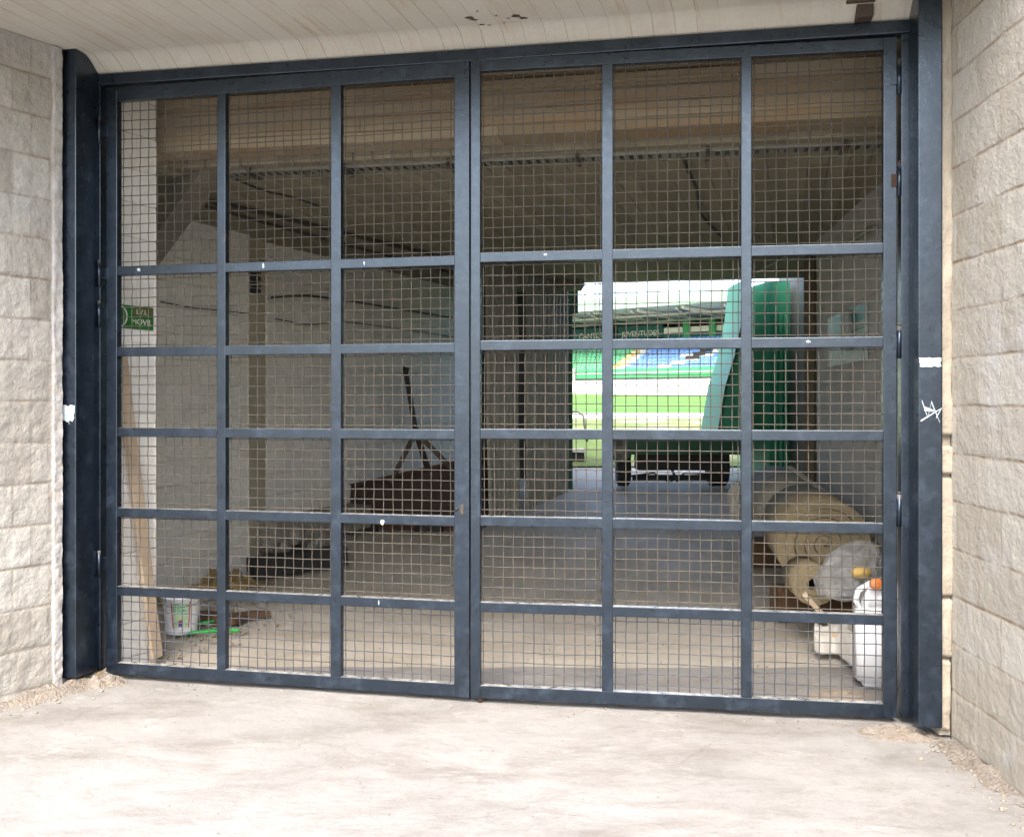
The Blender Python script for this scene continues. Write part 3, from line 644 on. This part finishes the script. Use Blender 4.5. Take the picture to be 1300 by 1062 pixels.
# green strap, boards
cable([onfloor(238, 806)+Vector((0, 0, .012)), onfloor(262, 804)+Vector((0, 0, .015)), onfloor(285, 802)+Vector((0, 0, .012)), onfloor(303, 802)+Vector((0, 0, .012))], .012, 'bright green hose length lying beside the bucket, the nearer one', 'hose', 'green_plastic', 'hose')
cable([onfloor(246, 795)+Vector((0, 0, .012)), onfloor(262, 793)+Vector((0, 0, .02)), onfloor(277, 790)+Vector((0, 0, .012))], .010, 'short green hose end lying behind the bucket', 'hose', 'green_plastic', 'hose')
def board(p, q, wd, th, m, label, name='board', cat='board', z=0.): 
    mb = MB(); mb.beam(p+Vector((0, 0, th/2+z)), q+Vector((0, 0, th/2+z)), wd, th, .006); return tag(mb.build(name, M[m]), label, cat)
board(onfloor(244, 786), onfloor(306, 790), .16, .05, 'brown_wood', 'wet brown board lying flat behind the bucket')
board(onfloor(303, 786), onfloor(341, 781), .07, .045, 'brown_wood', 'short dark offcut on the floor right of the green hose', 'offcut', 'wood offcut')
q = onfloor(292, 738); heap('foam_heap', q.x, q.y-.12, .34, .2, .18, M['foam'], 'crumbling yellow foam heaped at the foot of the projecting white wall', 'foam', .9, 4, lumps=9)
q = onfloor(225, 752); heap('dirt_heap', q.x, q.y, .5, .2, .07, M['foam'], 'low drift of tan dirt along the foot of the wall behind the bucket', 'dirt', 1.1, 14)
# stone ledge with the shaded hollow below it painted in as a black bar
def stone(cx, cy, cz, sx, sy, sz, seed, label, m='stone', group=None, name='rubble_stone', rz=0):
    b = bmesh.new(); bmesh.ops.create_icosphere(b, subdivisions=3, radius=1)
    for v in b.verts:
        c = v.co; k = max(abs(c.x), abs(c.y), abs(c.z)); c = c.lerp(c/k, .5)
        c *= 1+.16*noise.fractal(c*1.6+Vector((seed, 0, 0)), 1, 2, 4); v.co = Vector((c.x*sx, c.y*sy, c.z*sz))
    mb = MB().bm(b, True); return tag(mb.build(name, M[m], None, (cx, cy, cz), rz), label, 'stone', group)
board(onfloor(318, 733)+Vector((0, 0, 0)), onfloor(436, 715), .2, .16, 'black', 'long black bar standing for the shaded hollow along the foot of the long white wall', 'hollow_shade', 'timber')  # black bar added to paint the shade under the ledge
i = 0
RL = ['squat grey rubble stone second from the left in the broken wall foot', 'wide grey rubble stone in the middle of the broken wall foot', 'tallest grey rubble stone at the right end of the broken wall foot', 'smallest grey rubble stone at the left end of the broken wall foot', 'grey rubble stone set highest in the broken wall foot', 'flat grey rubble stone lying low at the left of the broken wall foot', 'flat grey rubble stone lying low at the right of the broken wall foot']
for px, py, sx, sz in ((350, 676, .14, .09), (384, 683, .17, .10), (418, 690, .14, .12), (336, 690, .1, .07), (405, 668, .12, .08), (365, 700, .13, .05), (398, 704, .15, .05)):
    q = wallD(px, py, .12); i += 1
    stone(q.x, q.y-.1, q.z, sx, .16, sz, i*3.1, RL[i-1], group='rubble stones along the long white wall', rz=1.1)
mb = MB(); 
pL = [wallD(330, 668, .02), wallD(436, 668, .02)]
g0 = wallD(325, 712, 0); g1 = wallD(445, 700, 0)
mb = MB().beam((g0.x+.1, g0.y-.12, .33), (g1.x+.12, g1.y-.12, .33), .28, .24, .02); tag(mb.build('stone_ledge', M['stone']), 'broken stone ledge standing out from the foot of the long white wall', 'ledge')

# ------------------------------------------------------------------ rusty cart at the back
Yc = 10.3
rc = empty('old_cart', at(525, 690, Yc)*1., 0, 'dark rusty low cart with a raised drawbar by the long white wall', 'cart')
rc.location = (at(525, 690, Yc).x, Yc, 0)
O = Vector(rc.location)
def rel(px, py, Y=Yc): return at(px, py, Y)-O
mb = MB(); poly = [rel(446, 618), rel(466, 612), rel(608, 582), rel(612, 678), rel(470, 668), rel(440, 664)]
mb.prism(poly, (0, 0, 0), (.25, .7, 0)); mb.build('body', M['machine'], rc)
mb = MB(); mb.beam(rel(443, 666, Yc-.05), rel(612, 672, Yc-.05), .07, .06, .005); mb.beam(rel(446, 616, Yc-.04), rel(608, 580, Yc-.04), .05, .035, .005); mb.build('side_rail', M['rust'], rc)
for px, py in ((462, 672), (545, 668)):
    mb = MB(); c = rel(px, py, Yc-.08); c.z = .15
    mt = Matrix.Translation(c) @ Matrix.Rotation(R(90), 4, 'X')
    mb.lathe([(.03, -.03), (.10, -.035), (.15, -.03), (.155, 0), (.15, .03), (.10, .035), (.03, .03)], 24, mt); mb.build('wheel', M['black'], rc)
mb = MB()
ap = rel(528, 548, Yc-.1)
mb.beam(ap, rel(496, 612, Yc-.1), .06, .05, .006); mb.beam(ap, rel(575, 596, Yc-.1), .06, .05, .006); mb.beam(ap, rel(545, 600, Yc+.25), .05, .05, .006); mb.build('frame', M['dark_steel'], rc)
mb = MB().beam(ap, rel(515, 472, Yc-.12), .05, .05, .006); mb.build('drawbar', M['black'], rc)
mb = MB().tube([rel(513, 476, Yc-.12), rel(516, 466, Yc-.12)], .035, 10); mb.build('drawbar_grip', M['black'], rc)

# ------------------------------------------------------------------ corrugated partition and green post
def corr(px0, Y0, px1, Y1, z1, lean=0, seed=0, pitch=.11, amp=.028):
    A0 = Vector(((px0-PX)/F*Y0, Y0, 0)); B0 = Vector(((px1-PX)/F*Y1, Y1, 0)); d = B0-A0; L = d.length; nn = Vector((d.y, -d.x, 0)).normalized(); d.normalize()
    mb = MB(); n = int(L/pitch*10); nz = 10
    for j in range(nz+1):
        for i in range(n+1):
            s = L*i/n; p = A0+d*(s+lean*(1-j/nz)); zb = gz(p.y)-.02; z = zb+(z1-zb)*j/nz
            am = amp*(1+.4*noise.noise(Vector((s*2, z, seed))))
            o = math.tanh(2.2*sin(2*pi*s/pitch))*am+.02*noise.noise(Vector((s*1.5, z*1.2, seed+4)))
            mb.v.append((p.x+nn.x*o, p.y+nn.y*o, z))
    mb.f = [(j*(n+1)+i, j*(n+1)+i+1, (j+1)*(n+1)+i+1, (j+1)*(n+1)+i) for j in range(nz) for i in range(n)]; mb.sm = [True]*len(mb.f); k = len(mb.v)
    # second skin gives the sheet its thickness
    mb.v += [(x-nn.x*.004, y-nn.y*.004, z) for x, y, z in mb.v[:k]]; mb.f += [tuple(k+q for q in f[::-1]) for f in mb.f[:]]; mb.sm = [True]*len(mb.f)
    return mb
tag(corr(616, 10.40, 655, 11.05, 2.95, .08, 3).build('corrugated_sheet', M['corr'], fix=False), 'dull corrugated metal sheet nearest the gate meeting edge, leaning slightly', 'metal sheet')
tag(corr(668, 11.25, 721, 12.32, 2.95, 0, 8).build('corrugated_sheet', M['corr'], fix=False), 'dull corrugated metal sheet reaching the green post at the passage mouth', 'metal sheet')
wall('block_wall', (-.50, 12.95), (.5, 13.2), -.05, 3.3, M['dark_steel'], .2, label='added dark wall standing for the shade in the gap behind the corrugated sheets')  # added wall, its dark colour gives the shade between the sheets
mb = MB(); q = onfloor(724, 618); mb.box(q.x-.025, q.x+.03, q.y, q.y+.12, q.z-.02, 2.95, .005); 
gp = empty('green_post', q, 0, 'dark green steel post at the end of the corrugated sheets', 'post')
o = mb.build('shaft', M['dark_green'], gp); o.location = -q
mb = MB(); mb.box(q.x+.03, q.x+.10, q.y, q.y+.10, 2.62, 2.93, .01); o = mb.build('head_box', M['dark_green'], gp); o.location = -q

# ------------------------------------------------------------------ right side: pier strip, notice, rolls, bags
def wallR(px, py, off=.015):
    k = (px-PX)/F; X0, Y0 = 2.22-off, 4.70; m_ = (2.77-2.22)/(8.94-4.70); Y = (X0-m_*Y0)/(k-m_); return Vector((k*Y, Y, H-(py-PY)/F*Y))
a = wallR(1052, 465); b = wallR(1101, 459); an = math.atan2(b.y-a.y, b.x-a.x); Ln = (b-a).length
zt = wallR(1052, 404).z; zb = wallR(1052, 466).z
nb = empty('notice_board', (a.x, a.y, zb), an, 'faded pale green notice board with dark teal header on the right passage wall', 'notice')
MB().box(0, Ln, -.006, .004, 0, zt-zb, .002).build('panel', M['pale_sheet'], nb)
mb = MB(); mb.prism([(0.005, -.0075, (zt-zb)*.66), (Ln-.005, -.0075, (zt-zb)*.72), (Ln-.005, -.0075, (zt-zb)*.97), (0.005, -.0075, (zt-zb)*.97)], (0, 0, 0), (0, -.001, 0)); mb.build('header_panel', M['teal_ink'], nb)
mb = MB(); mb.box(.01, Ln-.01, -.0085, -.0065, (zt-zb)*.56, (zt-zb)*.585); mb.build('rule', M['teal_ink'], nb)
# grey plastic hood in front of the notice
q = wallR(1076, 415, .05)
mb = MB(); prof = [(0, .0), (.055, 0), (.062, -.02), (.055, -.12), (.05, -.26), (.0, -.27)]
mb.lathe([(.001, 0), (.03, -.01), (.048, -.05), (.05, -.14), (.042, -.3), (.001, -.31)], 16, Matrix.Translation((q.x, q.y, q.z+.13)))
tag(mb.build('wall_cover', simple('grey_plastic', (.26, .28, .27), (.2, .22, .21), 9, .5, .1)), 'grey rounded plastic cover hanging in front of the notice board', 'cover')
cable([wallR(1040, 330, .03), wallR(1060, 322, .03), wallR(1090, 300, .03), wallR(1112, 288, .03)], .02, 'grey conduit climbing to the ceiling on the right passage wall', 'pipe', 'galv', 'pipe')
cable([ceilp(962, 345, 2.9), ceilp(990, 330, 2.9), ceilp(1012, 318, 2.9)], .012, 'grey conduit under the ceiling above the green skip', 'pipe', 'galv', 'pipe')

def rollmesh(a, b, r, turns=5, core=.25, seg=46):
    """rolled sheet: spiral end plus outer skin, built as one thick spiral strip"""
    a = Vector(a); b = Vector(b); t = (b-a).normalized(); u = t.cross(Vector((0, 0, 1))).normalized(); v = u.cross(t)
    n = turns*seg; mb = MB(); rows = []
    for i in range(n+1):
        th = 2*pi*i/seg; rr = r*(core+(1-core)*i/n); rr *= 1+.025*sin(th*2+1)+.02*noise.noise(Vector((i*.05, r*9, 0)))
        wv = .012*noise.noise(Vector((i*.11, 3, r)))
        p = u*cos(th)+v*sin(th); tk = r*(1-core)/turns*.90
        rows.append([a+p*rr-t*wv, b+p*rr, b+p*(rr-tk), a+p*(rr-tk)-t*wv])
    for rw in rows: mb.v += [tuple(x) for x in rw]
    for i in range(n):
        for j in range(4): mb.f.append((i*4+j, i*4+(j+1) % 4, (i+1)*4+(j+1) % 4, (i+1)*4+j)); mb.sm.append(j in (0, 2))
    mb.f += [(0, 3, 2, 1), (n*4, n*4+1, n*4+2, n*4+3)]; mb.sm += [False]*2
    return mb
A1 = at(1048, 690, 6.6); B1 = at(985, 628, 9.3)
tag(rollmesh(A1, A1.lerp(B1, .36), .345, 5, .10).build('foam_roll', M['roll']), 'big stubby tan roll with its round end facing the gate', 'roll')
tag(rollmesh(A1.lerp(B1, .42), B1, .335, 4, .2).build('foam_roll', simple('grey_brown_roll', (.24, .225, .185), (.17, .16, .13), 4, .9, .6, 25, .012, spots=(.11, .10, .08))), 'grey brown roll lying behind the stubby tan roll', 'roll')
A2 = at(1034, 741, 6.12); tag(rollmesh(A2, A2+Vector((.03, .36, 0)), .145, 3, .38).build('foam_roll', M['roll']), 'small tan roll with a dark hollow core in front of the stubby tan roll', 'roll')
for i, (pp, yy) in enumerate(((1050, 6.9), (1000, 8.9))):
    c = A1.lerp(B1, (yy-6.6)/2.7); zt_ = c.z-.335; 
    mb = MB(); mb.box(-.32, .3, -.09, .09, gz(yy)-.02, zt_, .01); tag(mb.build('timber_bearer', M['brown_wood'], None, (c.x, yy, 0), .1), 'brown timber block under the %s roll' % ('stubby tan' if i == 0 else 'grey brown'), 'timber')
mb = MB().beam(at(1002, 592, 7.9), at(1086, 652, 6.9), .04, .012, .002); tag(mb.build('lath', simple('grey_lath', (.34, .33, .30), (.28, .27, .24), 9, .6, .2)), 'grey lath slanting down across the two big rolls', 'lath')
# plastic bag
def blob(name, c, sx, sy, sz, m, label, cat, seed, amp=.22, sub=4, rz=0, fr=1.6, parent=None):
    b = bmesh.new(); bmesh.ops.create_icosphere(b, subdivisions=sub, radius=1)
    for v in b.verts:
        q = v.co.copy(); n1 = noise.fractal(q*fr+Vector((seed, seed, 0)), .9, 2.1, 5); rdg = 1-abs(noise.noise(q*fr*1.7+Vector((0, seed, 3))))*2
        q *= 1+amp*n1+amp*.35*rdg; v.co = Vector((q.x*sx, q.y*sy, q.z*sz))
    o = MB().bm(b, True).build(name, m, parent, c, rz); return tag(o, label, cat) if label else o
k = N('clear_plastic_film'); k.b.inputs['Alpha'].default_value = .38; k.b.inputs['IOR'].default_value = 1.8
M['film'] = k.out((.42, .44, .46), .1, k.bump(k.noise(9, 4, .6, None, 1.5), 1., .03))
c = at(1082, 730, 5.75)
b = bmesh.new(); bmesh.ops.create_icosphere(b, subdivisions=5, radius=1)
for v in b.verts:
    q = v.co.copy(); f1 = noise.voronoi(q*1.7+Vector((3, 1, 7)))[0]; f2 = noise.voronoi(q*3.9+Vector((1, 8, 2)))[0]
    q *= .86+.42*(f1[1]-f1[0])*-.6+.16*f1[0]-.10*(f2[1]-f2[0])+.10*noise.noise(q*1.3)
    if q.z < -.55: q.z = -.55+(q.z+.55)*.3
    q.x += q.z*.28; v.co = Vector((q.x*.215, q.y*.17, q.z*.215))
tag(MB().bm(b, True).build('plastic_bag', M['film'], None, c, 0), 'crumpled clear plastic bag slumped against the tan rolls', 'bag')
c2 = at(1089, 725, 5.62); blob('food_packet', c2+Vector((0, -.05, 0)), .055, .03, .035, M['yellow'], 'yellow packet showing at the front of the clear plastic bag', 'packet', 7, .1)
# jerrycan
jc = empty('jerrycan', (at(1118, 866, 5.25).x, 5.25, 0), R(-8), 'white plastic jerrycan with an orange cap beside the right hinge', 'jerrycan')
mb = MB(); b = bmesh.new(); bmesh.ops.create_cube(b, size=1)
for v in b.verts: v.co = Vector((v.co.x*.26, v.co.y*.2, v.co.z*.43+.215))
bmesh.ops.bevel(b, geom=b.edges[:], offset=.03, segments=4, affect='EDGES'); mb.bm(b, True)
b = bmesh.new(); bmesh.ops.create_cube(b, size=1)
for v in b.verts:
    s = .72 if v.co.z > 0 else 1; v.co = Vector((v.co.x*.24*s+(.03 if v.co.z > 0 else 0), v.co.y*.18*s, v.co.z*.13+.47))
bmesh.ops.bevel(b, geom=b.edges[:], offset=.025, segments=3, affect='EDGES'); mb.bm(b, True)
mb.build('body', M['plastic_white'], jc)
mb = MB().tube([(-.11, -.02, .40), (-.135, -.03, .45), (-.12, -.03, .50), (-.06, -.02, .535), (0, -.02, .54)], .016, 10); mb.build('handle', M['plastic_white'], jc)
mt = Matrix.Translation((-.045, -.085, .545)) @ Matrix.Rotation(R(70), 4, 'X')
MB().lathe([(0, .03), (.026, .03), (.03, .026), (.031, 0), (0, 0)], 22, mt).build('cap', M['orange'], jc)
# cloth sheet
mb = MB(); nx, ny = 48, 34; q0 = onfloor(1034, 833)
for j in range(ny):
    for i in range(nx):
        a = i/(nx-1); b_ = j/(ny-1); px = 1033+66*a
        f = onfloor(px-3*b_, 830+26*a**1.6+3*sin(a*11)); f.z = .02; bk_ = at(px+3, 790+6*sin(a*7), 5.98); p = f.lerp(bk_, b_)
        wv = noise.voronoi(Vector((a*3.1, b_*2.3, 4)))[0]; p.z += .035*sin(pi*b_)*(1-2*(wv[1]-wv[0]))+.02*sin(pi*b_)*noise.noise(Vector((a*9, b_*5, 2)))+.03*sin(pi*b_)
        mb.v.append((p.x-q0.x, p.y-q0.y-.1, max(p.z, .012)))
mb.f = [(j*nx+i, j*nx+i+1, (j+1)*nx+i+1, (j+1)*nx+i) for j in range(ny-1) for i in range(nx-1)]; mb.sm = [True]*len(mb.f)
o = mb.build('cloth_sheet', M['cloth'], None, (q0.x, q0.y+.1, 0), 0, fix=False); tag(o, 'crumpled white sheet spilling from under the jerrycan onto the floor', 'sheet')
sm = o.modifiers.new('thick', 'SOLIDIFY'); sm.thickness = .004
mb = MB().beam(at(1020, 752, 6.0), at(1064, 802, 5.95), .05, .03, .004); tag(mb.build('wood_scrap', M['wood']), 'tan wood scrap slanting below the small roll', 'wood scrap')
mb = MB().beam(at(1048, 806, 5.95), at(1090, 800, 5.8), .10, .022, .004); tag(mb.build('wood_scrap', M['wood']), 'flat tan wood scrap lying behind the white sheet', 'wood scrap')
q = onfloor(1010, 772); mb = MB().tube([(0, 0, .03), (.09, .03, .035)], .03, 14); tag(mb.build('drink_can', M['red_ink'], None, (q.x, q.y, 0)), 'crushed red can lying beside the small roll', 'can')
q = onfloor(1075, 885); heap('dirt_heap', q.x, q.y+.08, .26, .16, .03, simple('dry_dirt', (.30, .26, .21), (.22, .18, .13), 20, .95, .8), 'brown dirt scattered behind the bottom rail by the jerrycan', 'dirt', 0, 21, lumps=16)
q = at(934, 600, 10.6); blob('cement_sack', (q.x, 10.6, gz(10.6)+.20), .085, .10, .23, M['cloth'], 'upright pale sack leaning at the far end of the grey brown roll', 'sack', 2.2, .15)

# ------------------------------------------------------------------ green skip trailer at the mouth
YT = 12.2; st = empty('skip_trailer', ((860-PX)/F*YT, YT, gz(YT)), 0, 'green skip trailer with a slanting side parked at the passage mouth', 'trailer')
O = Vector(st.location)
def rt_(px, py, Y=YT): return at(px, py, Y)-O
mb = MB().prism([rt_(797, 556), rt_(952, 556), rt_(952, 577), rt_(797, 577)], (0, 0, 0), (0, .85, 0)); mb.build('deck', M['dark_green'], st)
mb = MB(); mb.box(rt_(812, 0).x, rt_(930, 0).x, .15, .55, rt_(0, 598).z, rt_(0, 577.5).z, .01)
mb.beam(rt_(803, 606, YT+.3), rt_(925, 606, YT+.3), .07, .07, .005); mb.build('chassis', M['black'], st)
mb = MB(); mb.tube([rt_(800, 604, YT+.1), rt_(830, 600, YT+.05), rt_(850, 612, YT), rt_(870, 600, YT+.05), rt_(905, 602, YT+.1)], .012, 6); mb.beam(rt_(853, 596), rt_(860, 611), .03, .03); mb.build('brake_line', M['black'], st)
mb = MB(); mb.beam(rt_(780, 560, YT-.05), rt_(797, 560, YT+.1), .05, .12, .005); mb.beam(rt_(778, 580, YT-.05), rt_(800, 577, YT+.1), .05, .06, .005); mb.box(rt_(781, 0).x, rt_(797, 0).x, 0, .3, rt_(0, 585).z, rt_(0, 550).z, .01); mb.build('bracket', M['galv'], st)
for px, w_, r_ in ((795, .17, .22), (918, .24, .235)):
    for yy in (.35,):
        c = Vector((rt_(px, 0).x, yy, r_+(gz(YT+yy)-gz(YT))-.01)); mt = Matrix.Translation(c) @ Matrix.Rotation(R(90), 4, 'Y')
        wh = MB().lathe([(.09, -w_/2+.03), (r_-.04, -w_/2), (r_-.01, -w_/2+.02), (r_, -w_/4), (r_, w_/4), (r_-.01, w_/2-.02), (r_-.04, w_/2), (.09, w_/2-.03)], 30, mt).build('wheel', M['black'], st)
        MB().lathe([(.0, -w_/2+.04), (.09, -w_/2+.03), (.09, w_/2-.03), (0, w_/2-.04)], 20, mt).build('rim', M['galv'], wh)
mb = MB().prism([rt_(911, 556), rt_(922, 490), rt_(935, 448), rt_(945, 400), rt_(950, 352), rt_(955, 352), rt_(948, 400), rt_(953, 556)], (0, 0, 0), (0, 1.15, 0)); mb.build('hopper', M['green_paint'], st)
mb = MB(); mb.beam(rt_(911, 556, YT-.012), rt_(922, 490, YT-.012), .02, .03, .003); mb.beam(rt_(922, 490, YT-.012), rt_(935, 448, YT-.012), .02, .03, .003); mb.beam(rt_(934, 448, YT-.012), rt_(945, 400, YT-.012), .02, .03, .003); mb.build('hopper_edge', M['dark_green'], st)
bn = empty('waste_container', at(977, 577, YT), 0, 'tall green metal waste container standing beside the skip trailer', 'container')
O2 = Vector(bn.location)
def rb_(px, py, Y): return at(px, py, Y)-O2
zt_ = rb_(0, 357, YT).z; zb_ = gz(YT)-O2.z
x0 = rb_(956.5, 0, YT+.5).x; x1 = 0; x2 = rb_(1003, 0, YT+.35).x
mb = MB().prism([(x0, .5, zb_+.1), (x1, 0, zb_+.1), (x2, .35, zb_+.15), (x2, 1.6, zb_+.15), (x0+.1, 1.7, zb_+.1)], (0, 0, 0), (0, 0, zt_-zb_-.1)); mb.build('body', M['green_paint'], bn)
zr = rb_(0, 392, YT).z
for i in range(3):
    t = .25+.25*i; px_ = x1+(x2-x1)*t; py_ = .35*t; MB().box(px_-.02, px_+.02, py_-.04, py_-.005, zb_+.2, zr-.05, .004).build('rib', M['green_paint'], bn)
for xx in (x0+.08, x2-.08): MB().box(xx-.04, xx+.04, .6, .7, zb_, zb_+.149, .004).build('foot', M['black'], bn)

# low barrier and step outside the mouth
q = onfloor(735, 590); 
br = empty('step_block', (q.x, q.y+.3, q.z), 0, 'low dark step with a pale top edge just outside the passage mouth', 'step')
MB().box(-.25, .10, 0, .5, -.02, .16, .01).build('block', M['black'], br); MB().box(-.27, .12, -.02, .5, .162, .20, .006).build('tread', M['step'], br)
q = onfloor(730, 560)
mb = MB().tube([(-.3, 0, 0), (-.3, 0, .42), (-.2, 0, .5), (.05, 0, .5), (.14, 0, .42), (.2, 0, 0)], .022, 10); tag(mb.build('hoop_barrier', M['galv'], None, q), 'low grey tubular hoop beside the grass outside the mouth', 'barrier')

# ------------------------------------------------------------------ stadium stand across the pitch
ld = Vector((.773, -.634, 0)); pd = Vector((.634, .773, 0)); SA = Vector((6.64, 100, 0)); sa_ = math.atan2(ld.y, ld.x)
sd_ = empty('stadium_stand', SA, sa_, 'far covered stand with green and blue seats under a grey trussed roof', 'stand')
X0, X1 = -60, 40
def sbox(x0, x1, y0, y1, z0, z1, m, name, par=sd_, bev=0): return MB().box(x0, x1, y0, y1, z0, z1, bev).build(name, M[m], par)
mb = MB().prism([(X0, 0, 10.9), (X0, 0, 10.6), (X0, 20, 9.6), (X0, 20, 9.9)], (0, 0, 0), (X1-X0, 0, 0)); mb.build('roof', M['roof_under'], sd_)
mb = MB().prism([(X0, -.3, 11.75), (X0, -.3, 10.62), (X0, 0-.02, 10.62), (X0, -.02, 11.75)], (0, 0, 0), (X1-X0, 0, 0)); mb.build('fascia', M['fascia'], sd_)
x = X0+2
i = 0
while x < X1-1:
    mb = MB(); mb.beam((x, .2, 10.45), (x, 17.5, 9.55), .28, .3); mb.beam((x, .4, 10.4), (x+4.2, 16, 9.62), .2, .22); mb.beam((x+4.2, .4, 10.4), (x+1, 9, 10.0), .14, .16)
    mb.build('truss', M['truss'], sd_); x += 5
for yy in (3.5, 8, 13): sbox(X0, X1, yy, yy+.25, 10.25-.05*yy, 10.42-.05*yy, 'truss', 'purlin')
# back wall with a white strip painted in for the daylit gap above
sbox(X0, X1, 18, 18.6, 1, 9.55, 'teal_wall', 'back_wall')
sbox(X0, -1.6, 9, 9.4, 8.35, 9.7, 'teal_wall', 'rear_board'); sbox(-1, 4.6, 9, 9.4, 8.35, 9.7, 'teal_wall', 'rear_board'); sbox(4.7, X1, 9.0, 9.4, 7.9, 8.7, 'teal_wall', 'rear_board')
sbox(4.7, X1, 9.1, 9.3, 8.75, 9.3, 'track', 'daylight_strip')
for xx in (7.2, 10.2, 13.4, 16.6): sbox(xx, xx+.7, 8.7, 8.95, 5, 10.1, 'parapet', 'roof_post')
# terraces
mb = MB(); pts = [(X0, .5, 2.0), (X0, .5, 4.6)]
for r_ in range(9): pts += [(X0, .5+(r_+1)*.85, 4.6+r_*.38), (X0, .5+(r_+1)*.85, 4.6+(r_+1)*.38)]
pts += [(X0, 8.6, 4.6+9*.38), (X0, 8.6, 2)]
mb.prism(pts, (0, 0, 0), (X1-X0, 0, 0)); mb.build('terrace', M['step'], sd_)
def seats(x0, x1, m, fn=None):
    mb = MB(); wmb = MB()
    for r_ in range(9):
        x = x0
        while x < x1:
            y = .5+(r_+1)*.85-.35; z = 4.6+r_*.38
            tgt = wmb if (fn and fn(x, r_)) else mb
            tgt.box(x, x+.40, y, y+.10, z+.18, z+.46); tgt.box(x, x+.44, y-.30, y, z+.16, z+.22)
            x += .52
    o = mb.build('seats', M[m], sd_, fix=False); o['kind'] = 'stuff'
    if fn: o = wmb.build('seats', M['seat_white'], sd_, fix=False); o['kind'] = 'stuff'
seats(-9, 3.2, 'seat_green'); seats(5.2, 22, 'seat_blue', lambda x, r_: abs((x-9.5)-r_*1.05) < .8 or (9.5 < x < 12.5 and abs(r_-3) < 1 and abs(x-11) < 1.2))
for xx, m in ((3.4, 'yellow_line'), (4.5, 'step')):
    mb = MB()
    for r_ in range(9): mb.box(xx, xx+.55, .5+r_*.85, .5+(r_+1)*.85-.02, 4.6+r_*.38-.1, 4.62+r_*.38+(.19 if m == 'yellow_line' else .1))
    mb.build('aisle', M[m], sd_, fix=False)
mb = MB()
for r_ in range(2, 6): mb.box(10.2+r_*.35, 12.+r_*.2, .5+(r_+1)*.85-.37, .5+(r_+1)*.85-.36, 4.6+r_*.38+.2, 4.6+r_*.38+.6)
mb.build('seat_emblem', M['black'], sd_, fix=False)
sbox(X0, X1, -.2, .2, 3.85, 4.75, 'parapet', 'parapet'); sbox(X0, X1, -.26, -.21, 4.25, 4.4, 'fascia', 'parapet_stripe')
sbox(-6.2, -5.9, -.6, -.3, 2.3, 6.9, 'yellow_line', 'pillar'); sbox(-5.6, -1.2, -.5, -.3, 5.0, 6.9, 'seat_white', 'press_box'); sbox(-4.4, -2.1, -.58, -.5, 5.15, 5.75, 'black', 'press_box_window')
for xx in (-4, -.3): sbox(xx, xx+.3, -.5, -.3, 2.6, 4.9, 'fascia', 'parapet_pier')
for txt, xc, sz in (('CANTERA', -4.3, .85), ('JUVENTUDES', 1.88, .80)):
    me = textmesh(txt, sz, .02); me.materials.append(M['letter']); o = bpy.data.objects.new('stand_lettering', me); C.objects.link(o); o.parent = sd_
    o.rotation_euler = (R(90), 0, 0); o.location = (xc, 8.97, 8.82); tag(o)
ab = empty('advertising_boards', SA-pd*.9, sa_, 'row of white advertising boards at the foot of the far stand', 'advertising boards')
for i in range(20):
    xx = X0+i*5.; MB().box(xx, xx+4.9, 0, .12, 2.3, 3.6+.02*(i % 2), .01).build('board', M['track'], ab)
mb = MB()
# slope of pale paving between boards and grass
tag(MB().box(X0, X1, -8, -1.2, 2.0, 2.285).build('perimeter_paving', M['track'], None, SA, sa_), kind='structure')

# ------------------------------------------------------------------ loose chips and grit
def chips(name, pts, m, label):
    mb = MB()
    for (x, y, r) in pts:
        b = bmesh.new(); bmesh.ops.create_icosphere(b, subdivisions=1, radius=1)
        for v in b.verts: v.co = Vector((v.co.x*r*random.uniform(.7, 1.3), v.co.y*r*random.uniform(.7, 1.3), v.co.z*r*random.uniform(.4, .8)))
        mb.bm(b, False, Matrix.Translation((x, y, gz(y)+r*.15-.012)) @ Matrix.Rotation(random.uniform(0, 6), 4, 'Z'))
    o = mb.build(name, m, None, fix=False); return tag(o, label, 'grit', None, 'stuff')
random.seed(5); P_ = []
for _ in range(520):
    t = random.random(); y = 5.17-t*2.4; x = -2.372-.64*t*2.4+abs(random.gauss(0, .10))+.02; P_.append((x, y-abs(random.gauss(0, .05)), random.choice((.003, .004, .005, .007, .012))))
for _ in range(420):
    t = random.random(); y = 4.42-t*2.; P_.append((1.93-abs(random.gauss(0, .09)), y, random.choice((.003, .004, .005, .007, .011))))
for _ in range(260): x = random.uniform(-2.3, 1.9); P_.append((x, gline(x)-abs(random.gauss(0, .08))-.01, random.choice((.002, .003, .004, .006))))
for _ in range(200): P_.append((random.uniform(-3, 2), random.uniform(3, 5), random.choice((.002, .003, .004))))
chips('grit', P_, simple('pale_grit', (.30, .27, .22), (.16, .14, .12), 9, .95, .5), 'loose pale grit scattered along the wall feet and gate line')
P_ = []
for _ in range(260): x = random.uniform(-2.6, 2.1); P_.append((x, gline(x)+random.uniform(.1, 4)**1, random.choice((.002, .003, .004, .007))))
for _ in range(200): P_.append((random.gauss(1.55, .25), random.gauss(5.35, .2), random.choice((.003, .004, .006, .009))))
for _ in range(300): P_.append((random.gauss(-2.0, .2), random.gauss(6.9, .6), random.choice((.004, .006, .012, .018))))
chips('grit', P_, simple('brown_grit', (.30, .26, .20), (.20, .17, .13), 9, .95, .5), 'loose brown grit scattered over the passage floor')
